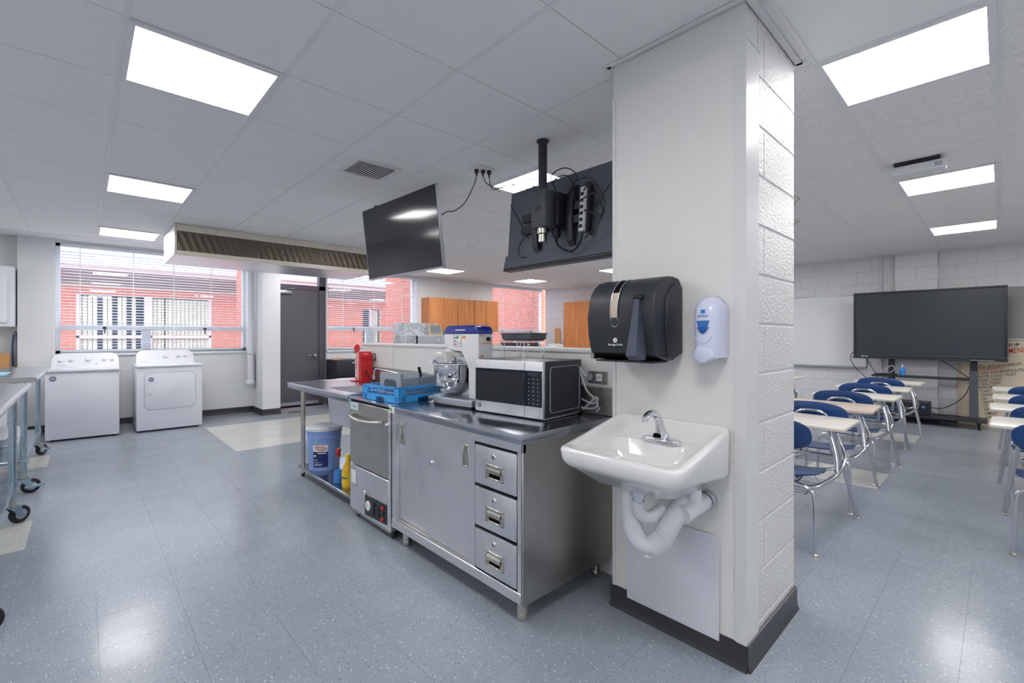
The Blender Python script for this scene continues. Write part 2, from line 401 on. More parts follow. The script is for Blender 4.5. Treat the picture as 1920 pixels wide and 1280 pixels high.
# ================================================================== STRUCTURE
X0, X1, Y0, Y1 = -3.2, 9.55, -3.0, 8.82
GX, GY, GP = 2.572, .62, .6096               # ceiling grid lines
FX, FY, FP = .05, 2.55, .3048                # floor tile lines
def cube_data(boxes):
    vs, fs = [], []
    for (x0, x1, y0, y1, z0, z1) in boxes:
        k = len(vs); vs += [(x, y, z) for z in (z0, z1) for y in (y0, y1) for x in (x0, x1)]
        fs += [tuple(k+i for i in f) for f in ((0, 2, 3, 1), (4, 5, 7, 6), (0, 1, 5, 4), (2, 6, 7, 3), (0, 4, 6, 2), (1, 3, 7, 5))]
    return vs, fs
def boxes_mesh(name, boxes):
    me = bpy.data.meshes.new(name); v, f = cube_data(boxes); me.from_pydata(v, [], f); me.update(); return me
# ---- floor
floor = struct('floor', B().box(X0, X1, Y0, 9.05, -.12, -.003), M['grout'])
def beige(xc, yc):
    for (a, b, c, d) in ((1.267, 3.10, 5.89, 7.73), (-.87, -.25, 4.07, 4.69), (-.87, -.25, 6.51, 7.13), (4.92, 5.54, .71, 1.34), (7.36, 7.98, .71, 1.34), (7.36, 7.98, 3.15, 3.78)):
        if a < xc < b and c < yc < d: return True
    return False
tiles = []
for i in range(-12, 34):
    for j in range(-20, 23):
        a, b = max(FX+i*FP, X0), min(FX+(i+1)*FP, X1); c, d = max(FY+j*FP, Y0), min(FY+(j+1)*FP, 9.05)
        if b-a < .02 or d-c < .02: continue
        xc, yc = (a+b)/2, (c+d)/2; p = project(xc, yc, 0)
        vis = p is not None and -60 < p[0] < 1980 and 640 < p[1] < 1340
        tiles.append((p[2] if vis else 99, a, b, c, d, xc, yc))
tiles.sort(key=lambda t: t[0])
g = .0004
tile_me = {}
for k in (0, 1):
    tile_me[k] = boxes_mesh('floor_tile', [(-FP/2+g, FP/2-g, -FP/2+g, FP/2-g, -.004, 0)]); tile_me[k].materials.append(M['vct_beige' if k else 'vct'])
rest = {0: [], 1: []}; n = 0
for (dd, a, b, c, d, xc, yc) in tiles:
    k = 1 if beige(xc, yc) else 0
    full = b-a > FP-.001 and d-c > FP-.001
    if full and n < 300 and dd < 99: inst('floor_tile', tile_me[k], (xc, yc, 0), floor); n += 1
    else: rest[k].append((a+g, b-g, c+g, d-g, -.004, 0))
for k in (0, 1):
    o = part('floor_tiles_beyond', boxes_mesh('floor_tiles_beyond', rest[k]), M['vct_beige' if k else 'vct'], floor, kind='stuff')
# ---- ceiling
ceiling = struct('ceiling', B().box(X0, X1, Y0, 9.05, CEIL+.03, CEIL+.12), M['plenum'])
LIGHTS = {(i, j) for i in (-8, -4, 0, 4, 8) for j in (-5, -1, 3, 7, 11)}
ctiles = []
for i in range(-10, 12):
    for j in range(-6, 13):
        if (i, j) in LIGHTS: continue
        a, b = max(GX+i*GP, X0), min(GX+(i+1)*GP, X1); c, d = max(GY+j*GP, Y0), min(GY+(j+1)*GP, 8.30)
        if b-a < .03 or d-c < .03: continue
        p = project((a+b)/2, (c+d)/2, CEIL)
        vis = p is not None and -120 < p[0] < 2040 and p[1] > -140
        ctiles.append((p[2] if vis else 99, i, j, a, b, c, d))
ctiles.sort(); cm = {}; crest = {0: [], 1: []}; n = 0
for (dd, i, j, a, b, c, d) in ctiles:
    k = 0 if i < 0 else 1
    gx, gy = (.001, .0022) if k == 0 else (.0018, .001)
    if dd < 99 and n < 300:
        key = (k, round(b-a, 3), round(d-c, 3))
        if key not in cm:
            w, h = (b-a)/2, (d-c)/2
            cm[key] = boxes_mesh('ceiling_tile', [(-w+gx, w-gx, -h+gy, h-gy, 0, .015)]); cm[key].materials.append(M['ceil_fiss' if k else 'ceil_smooth'])
        inst('ceiling_tile', cm[key], ((a+b)/2, (c+d)/2, CEIL), ceiling); n += 1
    else: crest[k].append((a+gx, b-gx, c+gy, d-gy, CEIL, CEIL+.015))
for k in (0, 1):
    if crest[k]: part('ceiling_tiles_beyond', boxes_mesh('ceiling_tiles_beyond', crest[k]), M['ceil_fiss' if k else 'ceil_smooth'], ceiling, kind='stuff')
for i in range(-9, 1):                        # kitchen runners go towards the windows
    x = GX+i*GP; part('grid_runner', B().box(x-.0125, x+.0125, Y0, 8.30, CEIL-.003, CEIL+.004), M['tee'], ceiling)
for j in range(-5, 13):                       # classroom runners go towards the display wall
    y = GY+j*GP; part('grid_runner', B().box(GX+.02, X1, y-.0125, y+.0125, CEIL-.003, CEIL+.004), M['tee'], ceiling)
part('grid_runner', B().box(X0, X1, 8.285, 8.31, CEIL-.004, CEIL+.006), M['tee'], ceiling)
part('ceiling_border', B().box(X0, X1, 8.30, 9.05, CEIL+.012, CEIL+.03), M['wall'], ceiling)
def stain(cx, cy, rx, ry, seed):
    rnd = random.Random(seed); pts = []
    for k in range(28):
        a = 2*math.pi*k/28; q = 1+.22*math.sin(3*a+seed)+.1*rnd.uniform(-1, 1); pts.append((cx+rx*q*math.cos(a), cy+ry*q*math.sin(a)))
    inner = [(cx+(p[0]-cx)*.86, cy+(p[1]-cy)*.86) for p in pts]
    b = B(); b.loft([[(p[0], p[1], CEIL-.0006) for p in pts], [(p[0], p[1], CEIL-.0006) for p in inner]], False, False)
    part('water_stain', b, M['stain'], ceiling)
stain(4.95, 1.45, .30, .13, 1); stain(4.72, 1.55, .22, .08, 2); stain(5.75, 1.72, .34, .14, 4); stain(5.75, 1.72, .16, .06, 5)
# ---- walls
def wall(name, boxes, m='wall'): return struct(name, part_b(boxes), M[m])
def part_b(boxes):
    b = B()
    for q in boxes: b.box(*q)
    return b
WT = CEIL+.28
wall_back = wall('wall_back', [
    (X0, -.62, 9.0, 9.05, 0, WT), (-.62, -.27, Y1, 9.05, 0, WT), (-.27, 2.07, Y1, 9.05, 0, 1.055),
    (2.07, 2.15, Y1, 9.05, 0, WT), (2.15, 2.42, 8.25, 9.05, 0, CEIL), (3.41, 3.43, Y1, 9.05, 0, WT), (3.43, 5.40, Y1, 9.05, 0, 1.03),
    (5.40, 7.59, Y1, 9.05, 0, WT), (7.59, X1+.2, Y1, 9.05, 0, 1.03), (-.27, 2.07, Y1, 9.05, 2.60, WT), (2.15, 3.41, 8.88, 9.05, 2.53, WT), (3.43, 5.40, Y1, 9.05, 2.60, WT), (7.59, X1+.2, Y1, 9.05, 2.60, WT)])
wall('wall_left', [(X0-.15, X0, Y0-.15, 9.05, 0, WT)]); wall('wall_front', [(X0, X1+.2, Y0-.15, Y0, 0, WT)])
wall_right = wall('wall_right', [(X1+.006, X1+.2, Y0, Y1, 0, WT)], 'mortar')
def blocks(parent, face, y0, y1, ztop, zj=.13, m='block', singles=None, L=.4064, x_in=.1, name='block'):
    """courses of concrete block on a face x = face looking towards -X, with recessed joints"""
    h = .2032; stuff = []; cache = {}
    k = 0; z = zj-h
    while z < ztop:
        za, zb = max(z+.005, .002), min(z+h-.005, ztop)
        y = y0-(L/2 if k % 2 else 0)
        while y < y1:
            ya, yb = max(y+.005, y0), min(y+L-.005, y1)
            if yb-ya > .02 and zb-za > .01:
                if singles is None or any(s0 < (ya+yb)/2 < s1 for s0, s1 in singles):
                    key = (round(yb-ya, 3), round(zb-za, 3))
                    if key not in cache:
                        b = B(); b.box(0, x_in, -(yb-ya)/2, (yb-ya)/2, 0, zb-za)
                        fe = [e for e in b.m.edges if all(abs(v.co.x) < 1e-5 for v in e.verts)]
                        bmesh.ops.bevel(b.m, geom=fe, offset=.003, segments=1, affect='EDGES')
                        cache[key] = b.mesh(name); cache[key].materials.append(M[m])
                    inst(name, cache[key], (face, (ya+yb)/2, za), parent)
                else: stuff.append((face, face+x_in, ya, yb, za, zb))
            y += L
        z += h; k += 1
    if stuff: part('blocks_beyond', boxes_mesh('blocks_beyond', stuff), M[m], parent, kind='stuff')
blocks(wall_right, X1, Y0, Y1, CEIL+.02, singles=((-.45, .655), (1.16, 2.75), (7.4, 8.9)), x_in=.02)
pil = struct('pillar_right_wall', B().box(9.446, X1, .665, 1.15, 0, CEIL), M['mortar']); pil.name = 'wall_pilaster'
blocks(pil, 9.44, .655, 1.16, CEIL-.006, m='block', x_in=.008, L=.505)
struct('trim_1', B().cyl((9.53, 1.345, 0), (9.53, 1.345, CEIL), .013, n=10), M['block'])
# baseboards (black vinyl cove)
def base_run(name, pts):
    b = B()
    for (a, c) in zip(pts, pts[1:]):
        d = Vector((c[0]-a[0], c[1]-a[1], 0)); L = d.length; d.normalize(); nrm = Vector((d.y, -d.x, 0))
        Mx = Matrix(((d.x, nrm.x, 0, a[0]), (d.y, nrm.y, 0, a[1]), (0, 0, 1, 0), (0, 0, 0, 1)))
        b.prism([(-.001, 0), (.016, 0), (.010, .012), (.007, .03), (.006, .10), (-.001, .102)], 'x', -.004, L+.004, M=Mx)
    return struct(name, b, M['base'])
base_run('baseboard_back', [(-.62, Y1), (2.15, Y1), (2.15, 8.25), (2.42, 8.25), (2.42, 8.90)])
base_run('baseboard_window', [(3.42, Y1), (X1, Y1)])
base_run('baseboard_right', [(X1, Y1), (X1, 1.16), (9.44, 1.16), (9.44, .655), (X1, .655), (X1, Y0)])
# ---- windows
def window(n, x0, x1, z0, z1, bar, mulls, latches):
    fy0, fy1 = 8.965, 9.03
    b = B()
    for q in ((x0, x0+.05, z0, z1), (x1-.05, x1, z0, z1), (x0, x1, z0, z0+.045), (x0, x1, z1-.045, z1)): b.box(q[0], q[1], fy0, fy1, q[2], q[3], .004, 1)
    b.box(x0, x1, fy0-.02, fy1, bar, bar+.075, .004, 1)
    for (a, c) in mulls: b.box(a, c, fy0-.01, fy1, z0, bar, .004, 1)
    w = struct('window_%d' % n, b, M['alu'])
    edges = [x0+.05]+[v for ml in mulls for v in ml]+[x1-.05]
    part('pane', B().box(x0+.05, x1-.05, 8.996, 9.002, bar+.075, z1-.045), M['pane'], w)
    for a, c in zip(edges[::2], edges[1::2]): part('pane', B().box(a, c, 8.996, 9.002, z0+.045, bar), M['pane'], w)
    part('window_sill', B().box(x0-.02, x1+.02, Y1-.025, fy0, z0-.035, z0, .006, 2), M['alu'], w)
    for lx in latches:
        lb = B(); lb.box(lx-.02, lx+.02, fy0-.035, fy0-.02, bar+.02, bar+.05, .004, 1); lb.box(lx-.008, lx+.008, fy0-.05, fy0-.03, bar-.05, bar+.03, .003, 1)
        part('latch', lb, M['black'], w)
    return w
window(1, -.27, 2.07, 1.055, 2.60, 1.385, [(.66, .775)], (.24, 1.47))
window(2, 3.43, 5.40, 1.03, 2.60, 1.42, [(4.27, 4.46)], (4.0, 4.95))
window(3, 7.59, 9.55, 1.03, 2.60, 1.40, [(8.5, 8.6)], (8.05, 9.1))
def blind(label, x0, x1, zb, zt, cords):
    t = thing('window_blind', label, 'blind', ((x0+x1)/2, 8.9, zb))
    part('headrail', B().box(x0, x1, 8.87, 8.925, zt-.045, zt, .004, 1), M['blind'], t)
    part('bottom_rail', B().box(x0, x1, 8.878, 8.922, zb, zb+.014, .004, 1), M['blind'], t)
    w = (x1-x0)/2; s = B(); s.grid([[(sx, -.024, -.0026), (sx, -.008, .0012), (sx, .008, .0012), (sx, .024, -.0026)] for sx in (-w, w)]); s.grid([[(sx, -.024, -.0044), (sx, -.008, -.0006), (sx, .008, -.0006), (sx, .024, -.0044)] for sx in (-w, w)])
    me = s.mesh('slat'); me.materials.append(M['blind'])
    nsl = int((zt-.06-zb-.02)/.0415)
    for k in range(nsl):
        o = inst('slat', me, (0, 0, .035+k*.0415), t); o.rotation_euler = (R(-9), 0, 0)
    for cx in cords: part('ladder_cord', B().box(cx-.005, cx+.005, 8.873, 8.876, zb, zt-.04), M['blind'], t)
blind('white slatted blind in the wide window above the washer and dryer', -.215, 2.015, 1.075, 2.59, (-.02, .56, 1.05, 1.55))
blind('white slatted blind in the window between the grey door and the wall cabinets', 3.485, 5.345, 1.05, 2.59, (3.75, 4.4, 5.05))
blind('white slatted blind in the corner window right of the wall cabinets', 7.645, 9.49, 1.05, 2.59, (8.0, 8.56, 9.12))
# ---- door with transom
door = struct('door_1', B().box(2.50, 3.295, 8.915, 8.955, .035, 2.165, .003, 1), M['door'])
b = B(); b.box(3.295, 3.41, 8.88, 9.0, 0, 2.53); b.box(2.42, 2.50, 8.88, 9.0, 0, 2.53); b.box(2.42, 3.41, 8.88, 9.0, 2.17, 2.245); b.box(2.42, 3.41, 8.88, 9.0, 2.49, 2.53)
part('door_frame', b, M['doorframe'], door)
part('transom_pane', B().box(2.50, 3.295, 8.936, 8.942, 2.245, 2.49), M['pane'], door)
b = B(); b.cyl((3.215, 8.915, .94), (3.215, 8.86, .94), .027, n=16); b.tube(sp([(3.215, 8.865, .94), (3.19, 8.855, .94), (3.11, 8.855, .937), (3.09, 8.862, .937)]), .011, 8)
part('lever_handle', b, M['satin'], door)
b = B(); b.box(2.52, 2.80, 8.86, 8.915, 2.07, 2.135, .01, 2); b.tube([(2.66, 8.87, 2.14), (2.72, 8.84, 2.16), (2.86, 8.88, 2.18)], .009, 6)
part('door_closer', b, M['silver'], door)
part('door_sweep', B().box(2.50, 3.295, 8.905, 8.914, .03, .085), M['silver'], door)
part('threshold', B().box(2.46, 3.36, 8.86, 9.02, 0, .018, .004, 1), M['dark'], door)
# ---- pillar
PX, PY0, PY1, PXB = 1.878, .680, 1.292, 2.492
pillar = struct('pillar', B().box(PX+.012, PXB, PY0+.0035, PY1-.012, 0, CEIL-.004), M['mortar'])
b = B().box(PX, PX+.011, PY0+.033, PY1-.016, .1, 2.452)
part('wall_panel', b, M['frp'], pillar)
part('panel_edge_trim', B().box(PX-.004, PX+.013, PY1-.022, PY1-.002, .1, 2.452, .002, 1), M['trimwhite'], pillar)
part('panel_edge_trim', B().box(PX-.003, PX+.013, PY0+.030, PY0+.042, .1, 2.452, .0015, 1), M['trimwhite'], pillar)
part('top_band', B().box(PX+.003, PXB-.45, PY0+.003, PY1-.006, 2.452, CEIL-.004), M['trimwhite'], pillar)
b = B().prism([(PX-.005, PY0-.006), (PX+.128, PY0-.006), (PX+.128, PY0+.0015), (PX+.006, PY0+.0015), (PX+.006, PY0+.031), (PX-.005, PY0+.031)], 'z', .1, 2.452)
part('corner_guard', b, M['trimwhite'], pillar)
part('guard_cap', B().box(PX-.006, PX+.135, PY0-.009, PY0+.003, 2.452, 2.46), M['trimwhite'], pillar)
z = .13-.2032; k = 0
while z < CEIL:
    za, zb = max(z+.004, .002), min(z+.2032-.004, CEIL-.005)
    if zb-za > .02:
        cuts = [PX+.135, PXB] if k % 2 else [PX+.135, PX+.205, PXB]
        for xa, xb in zip(cuts, cuts[1:]):
            b = B().box(xa+.002, xb, PY0, PY0+.03, za, zb); fe = [e for e in b.m.edges if all(abs(v.co.y-PY0) < 1e-5 for v in e.verts)]
            bmesh.ops.bevel(b.m, geom=fe, offset=.004, segments=1, affect='EDGES')
            part('block', b, M['block_gloss'], pillar)
    z += .2032; k += 1
z = .13-.2032; k = 0
while z < CEIL:                               # far faces of the pillar, seen only from the classroom
    za, zb = max(z+.004, .002), min(z+.2032-.004, CEIL-.005)
    if zb-za > .02:
        part('block', B().box(PXB-.02, PXB+.002, PY0+.002, PY1, za, zb), M['block'], pillar)
    z += .2032; k += 1
b = B()
base_run('baseboard_pillar', [(PXB, PY1), (PX, PY1), (PX, PY0-.006), (PXB, PY0-.006), (PXB, PY1)])
b = B(); t = .045
for q in ((PX-.02, PXB+.02, PY0-.03, PY0-.004), (PX-.024, PX-.002, PY0-.03, PY1+.02), (PX-.02, PXB+.02, PY1, PY1+.02), (PXB+.002, PXB+.022, PY0-.03, PY1+.02)): b.box(*q, CEIL-.010, CEIL-.003)
struct('trim_2', b, M['tee'])
part('grid_runner', B().box(PX-.03, GX, PY0-.075, PY0-.05, CEIL-.006, CEIL-.001), M['tee'], ceiling)
# ---- half wall behind the island
HW, HT, HY = 2.10, 1.205, 4.46
hw = struct('wall_partition', B().box(HW, HW+.13, PY1+.016, HY, 0, HT), M['frp'])
part('cap', B().box(HW-.012, HW+.145, PY1+.016, HY+.012, HT, HT+.024, .005, 2), M['trimwhite'], hw)
for y in (2.63, 3.85): part('panel_edge_trim', B().box(HW-.004, HW, y-.012, y+.012, 1.02, HT), M['trimwhite'], hw)
def outlet(y, z, m='silver', two=True, w=.075, h=.118):
    p = part('outlet_plate', B().box(HW-.007, HW, y-w/2, y+w/2, z-h/2, z+h/2, .002, 1), M[m], hw)
    part('socket', B().box(HW-.011, HW-.006, y-w*.27, y+w*.27, z-h*.3, z+h*.3, .003, 1), M['white_plastic'], p)
outlet(4.235, 1.095, 'satin', w=.11, h=.075); outlet(2.98, 1.02, 'silver')
pl = part('outlet_plate', B().box(HW-.008, HW, 1.475, 1.60, 1.035, 1.105, .002, 1), M['steel_dark'], hw)
part('socket', B().box(HW-.013, HW-.007, 1.505, 1.545, 1.05, 1.09, .003, 1), M['white_plastic'], pl)
b = B()
for dy in (-.008, .008): b.box(HW-.0145, HW-.0125, 1.525+dy-.0015, 1.525+dy+.0015, 1.064, 1.078)
part('slot', b, M['dark'], pl)
# ================================================================== OUTDOORS
struct('ground_outside', B().box(-14, 26, 9.05, 40, -.25, -.12), M['concrete'])
def brick_rect(parent, o, u, nrm, length, z0, z1, holes=(), name='bricks'):
    """running bond built brick by brick on a face; o start corner, u along, nrm outward"""
    u, nrm, o = Vector(u), Vector(nrm), Vector(o); vs, fs = [], []
    bl, bh = .215, .0762; k = 0; z = z0
    while z < z1-.01:
        x = -bl/2 if k % 2 else 0
        while x < length:
            a, c = max(x+.005, 0), min(x+bl-.005, length); za, zb = z+.005, min(z+bh-.005, z1)
            for h0, h1, hz0, hz1 in holes:
                if hz0 < (za+zb)/2 < hz1:
                    if h0 <= a and c <= h1: c = a
                    elif a < h0 < c: c = h0
                    elif a < h1 < c: a = h1
            if c-a > .02:
                q = len(vs); e = random.uniform(-.001, .002)
                for (t, w) in ((0, za), (1, za), (1, zb), (0, zb)): vs.append(tuple(o+u*(c if t else a)+Vector((0, 0, w))))
                for (t, w) in ((0, za), (1, za), (1, zb), (0, zb)): vs.append(tuple(o+nrm*(.010+e)+u*(c if t else a)+Vector((0, 0, w))))
                fs += [(q+4, q+5, q+6, q+7), (q, q+1, q+5, q+4), (q+1, q+2, q+6, q+5), (q+2, q+3, q+7, q+6), (q+3, q, q+4, q+7)]
            x += bl
        z += bh; k += 1
    me = bpy.data.meshes.new(name); me.from_pydata(vs, [], fs); me.update()
    return part(name, me, M['brick'], parent, kind='stuff')
BY = 14.5
bld = thing('brick_building', 'single storey brick building with a low shingled roof across the courtyard', 'building', (4, BY, 0))
b = B()
for q in ((-6, -.10, 0, 2.5), (-.10, 2.52, 0, .75), (-.10, 2.52, 2.28, 2.5), (2.52, 6.80, 0, 2.5), (6.80, 7.42, 0, .9), (6.80, 7.42, 2.2, 2.5), (7.42, 12.9, 0, 2.5), (12.9, 14.2, 2.2, 2.5), (12.9, 14.2, 0, .9), (14.2, 22, 0, 2.5)): b.box(q[0], q[1], BY, BY+.2, q[2], q[3])
part('wall', b, M['brick_mortar'], bld)
brick_rect(bld, (-6, BY, 0), (1, 0, 0), (0, -1, 0), 28, 0, 2.45, holes=((5.90, 8.52, .75, 2.28), (12.80, 13.42, .9, 2.2), (18.9, 20.2, .9, 2.2)))
part('fascia', B().box(-6.6, 22.6, BY-.85, BY-.80, 2.76, 2.92), M['fascia'], bld)
part('gutter', B().box(-6.6, 22.6, BY-.95, BY-.85, 2.84, 2.93, .02, 1), M['fascia'], bld)
part('soffit', B().prism([(BY-.84, 2.76), (BY+.1, 2.48), (BY+.1, 2.52), (BY-.84, 2.80)], 'x', -6.6, 22.6), M['soffit'], bld)
part('roof', B().prism([(BY-.93, 2.90), (BY+4.2, 4.02), (BY+9.0, 2.9), (BY+9, 2.8), (BY+4.2, 3.9), (BY-.93, 2.85)], 'x', -6.8, 22.8), M['roof'], bld)
def far_window(x0, x1, z0, z1, blinds, trims, rail):
    w = part('window_frame', B().box(x0, x1, BY+.08, BY+.12, z0, z1), M['darkroom'], bld)
    b = B()
    for a, c in trims: b.box(a, c, BY-.02, BY+.08, z0, z1)
    if rail: b.box(x0, x1, BY-.02, BY+.08, rail, rail+.07)
    if trims or rail: part('window_trim', b, M['pink_trim'], w)
    rnd = random.Random(3)
    for (a, c, dens) in blinds:
        x = a
        while x < c:
            if rnd.random() < dens: part('vertical_slat', B().box(x, x+.075, BY+.06, BY+.066, z0+.02, z1-.04), M['cream'], w)
            x += .088
far_window(-.10, 2.52, .75, 2.28, ((-.08, 1.05, .62), (1.3, 1.5, .9), (1.52, 2.45, .98)), ((1.12, 1.28), (-.1, -.05), (2.47, 2.52)), 1.24)
far_window(6.80, 7.42, .9, 2.2, ((7.1, 7.3, .9),), ((7.04, 7.09),), None)
far_window(12.9, 14.2, .9, 2.2, ((13.9, 14.15, .9),), ((13.75, 13.82),), None)
def fin(name, label, x0, x1, y1):
    t = thing(name, label, 'brick pier', (x0, 9.1, -.12))
    part('core', B().box(x0+.01, x1, 9.07, y1, -.12, 3.6), M['brick_mortar'], t)
    brick_rect(t, (x0+.01, y1, -.12), (0, -1, 0), (-1, 0, 0), y1-9.07, 0, 3.7)
    brick_rect(t, (x0+.01, 9.07, -.12), (1, 0, 0), (0, -1, 0), x1-x0, 0, 3.7)
fin('brick_pier', 'brick pier standing outside between the wide window and the grey door', 2.14, 2.60, 9.95)
fin('brick_pier', 'brick pier standing outside between the door side window and the wall cabinets', 5.44, 6.10, 10.35)
fin('brick_pier', 'brick pier standing outside at the corner window', 9.62, 10.2, 12.6)
# ================================================================== CEILING FIXTURES
lp = thing('ceiling_light_panel', 'square flat white light panel set into the ceiling grid', 'ceiling light', (0, 0, CEIL-.012), group='square light panels in the ceiling grid')
h = GP/2-.004; b = B()
for q in ((-h, h, -h, -h+.026), (-h, h, h-.026, h), (-h, -h+.026, -h+.026, h-.026), (h-.026, h, -h+.026, h-.026)): b.box(*q, 0, .03)
part('frame', b, M['tee'], lp, local=True)
part('diffuser', B().box(-h+.026, h-.026, -h+.026, h-.026, .006, .012), M['panel'], lp, local=True)
first = True
for (i, j) in sorted(LIGHTS):
    o = lp if first else clone(lp); first = False
    o.location = (GX+(i+.5)*GP, GY+(j+.5)*GP, CEIL-.012)
t = thing('ceiling_vent', 'square louvred air vent in a smooth ceiling tile', 'vent', (1.652, 3.40, CEIL-.02))
b = B()
for q in ((-.18, .18, -.18, -.15), (-.18, .18, .15, .18), (-.18, -.15, -.15, .15), (.15, .18, -.15, .15)): b.box(*q, .008, .019)
part('frame', b, M['tee'], t, local=True)
part('duct', B().box(-.15, .15, -.15, .15, .0175, .019), M['dark'], t, local=True)
sl = B().box(-.0045, .0045, -.15, .15, .004, .006).mesh('louvre'); sl.materials.append(M['tee'])
for k in range(14): inst('louvre', sl, (-.139+k*.0214, 0, 0), t)
b = B().lathe([(.0, -.045), (.03, -.044), (.052, -.03), (.062, -.012), (.064, 0)], (4.075, 5.21, CEIL-.001))
single('smoke_detector', b, M['white_plastic'], 'small round white smoke detector on the ceiling beyond the screens', 'smoke detector')
t = thing('ceiling_box', 'white oblong box fixed to the speckled ceiling above the desks', 'ceiling box', (4.55, .42, CEIL-.1))
part('shadow_bracket', B().box(4.50, 4.60, .30, .56, CEIL-.026, CEIL-.001, .004, 1), M['black'], t)  # mount in black, the shadow gap above the box put into its colour
part('housing', B().box(4.495, 4.605, .27, .585, CEIL-.095, CEIL-.03, .016, 3), M['white_plastic'], t)
part('lamp_lens', B().box(4.489, 4.496, .29, .33, CEIL-.08, CEIL-.05, .003, 1), M['silver'], t)
# ---- hood
t = thing('exhaust_hood', 'long cream ventilation hood hanging from the ceiling before the windows', 'exhaust hood', (2.0, 7.0, 2.24))
hx0, hx1, hy0, hy1, hz = .785, 3.235, 6.52, 7.50, 2.245
b = B(); b.box(hx0, hx1, hy0, hy0+.02, 2.525, CEIL-.005); b.box(hx0, hx1, hy0, hy0+.02, hz, 2.295)
part('front_frame', b, M['hoodbeige'], t)
part('end_panel', B().box(hx0-.004, hx0+.008, hy0-.004, hy1, hz, CEIL-.005, .002, 1), M['hoodsteel'], t)
part('end_panel', B().box(hx1-.008, hx1+.004, hy0-.004, hy1, hz, CEIL-.005, .002, 1), M['hoodsteel'], t)
part('back_panel', B().box(hx0, hx1, hy1-.012, hy1, hz, CEIL-.005), M['hoodsteel'], t)
part('underside', B().box(hx0+.01, hx1-.01, hy0+.02, hy1-.012, hz+.002, hz+.02), M['hoodsteel'], t)
part('corner_bead', B().box(hx0-.008, hx0+.014, hy0-.008, hy0+.012, hz-.002, CEIL-.005, .003, 1), M['hoodbeige'], t)
part('bottom_lip', B().box(hx0-.006, hx1+.006, hy0-.006, hy0+.01, hz-.004, hz+.012, .003, 1), M['hoodbeige'], t)
part('filter_backing', B().box(hx0+.01, hx1-.01, hy0+.035, hy0+.045, 2.295, 2.525), M['hooddark'], t)
b = B(); nn = 122                               # wavy corrugated filter mesh
prof = [hx0+.015+k*(hx1-hx0-.03)/nn for k in range(nn+1)]
rows = []
for r in range(9):
    z = 2.295+.23*r/8
    rows.append([(x, hy0+.022+.007*math.sin(k*math.pi/2+r*.9)+.004*math.sin(r*2.2), z) for k, x in enumerate(prof)])
b.grid(rows); part('filter_mesh', b, M['hooddark'], t, kind='stuff')
# ---- ceiling plate with plugs and cords
t = thing('ceiling_power_plate', 'white ceiling plate with black plugs between the two hanging screens', 'power outlet', (2.29, 2.78, CEIL-.03))
part('plate', B().box(2.20, 2.38, 2.72, 2.84, CEIL-.012, CEIL-.003, .003, 1), M['tee'], t)
PLUG = [(2.245, 2.80), (2.29, 2.775), (2.335, 2.755)]
for (x, y) in PLUG:
    b = B(); b.cyl((x, y, CEIL-.012), (x, y, CEIL-.035), .017, n=12); b.cyl((x, y, CEIL-.035), (x, y, CEIL-.06), .011, .006, n=10)
    part('plug', b, M['black'], t)
# ---- hanging screens
def screen_pole(t, x, y, z1):
    b = B(); b.cyl((x, y, CEIL-.006), (x, y, z1), .030, n=20); b.cyl((x, y, CEIL-.004), (x, y, CEIL-.012), .042, n=24)
    part('pole', b, M['black_soft'], t)
t = thing('hanging_television', 'black television hung from the ceiling with its back and cable mount showing', 'television', (2.25, 2.10, 1.82))
tilt = Matrix.Translation((2.455, 2.10, 2.12)) @ Matrix.Rotation(R(5), 4, 'Y')       # top leans away (+X)
def T2(bb): 
    for v in bb.m.verts: v.co = tilt @ v.co
    return bb
part('casing', T2(B().box(0, .028, -.545, .545, -.31, .31, .006, 2)), M['tvback'], t)
part('screen', T2(B().box(.028, .031, -.53, .53, -.28, .30)), M['screen'], t)
part('back_shell', T2(B().prism([(-.50, -.20), (-.47, -.22), (.47, -.22), (.50, -.20), (.50, .12), (.40, .24), (-.40, .24), (-.50, .12)], 'x', -.028, .001, .008, 2)), M['tvback'], t)
part('lower_shell', T2(B().prism([(-.043, -.305), (.002, -.312), (.002, -.20), (-.03, -.205)], 'y', -.54, .54)), M['tvback'], t)
for (ya, yb, za, zb) in ((.30, .52, -.10, .20), (-.30, -.50, .02, .24)): part('shell_rib', T2(B().tube([(-.0285, ya, za), (-.0285, yb, zb)], .004, 6)), M['black'], t)
part('speaker_strip', T2(B().box(-.046, .028, -.545, .545, -.325, -.30, .008, 2)), M['black'], t)
part('edge_bezel', T2(B().box(-.004, .032, .543, .549, -.31, .31, .002, 1)), M['silver'], t)
screen_pole(t, 2.25, 2.10, 1.98)
b = B(); b.box(2.20, 2.31, 2.03, 2.165, 2.02, 2.27, .012, 2)
hd = part('mount_head', b, mat('mount_grey', (66, 70, 78), .45), t); part('rating_label', B().box(2.1985, 2.2, 2.07, 2.12, 2.13, 2.16), M['black'], hd)
b = B(); b.cyl((2.25, 2.10, 1.985), (2.25, 2.10, 2.025), .036, n=18); b.cyl((2.25, 2.10, 1.93), (2.25, 2.10, 1.985), .027, n=16)
part('clamp_collar', b, M['satin'], t)
part('mount_arm', B().box(2.29, 2.40, 2.0, 2.14, 2.03, 2.26, .015, 2), M['black'], t)
for zz in (-.0, -.09):
    part('mount_rail', T2(B().box(-.075, -.045, -.27, .34, zz-.028+.04, zz+.028+.04, .004, 1)), M['black_soft'], t)
for yy in (.19, -.13):
    prof = [(-.03, .20), (-.075, .18), (-.092, .06), (-.092, -.07), (-.07, -.19), (-.03, -.22)]
    part('mount_bracket', T2(B().prism(prof, 'y', yy-.028, yy+.028, .004, 1)), M['black_soft'], t)
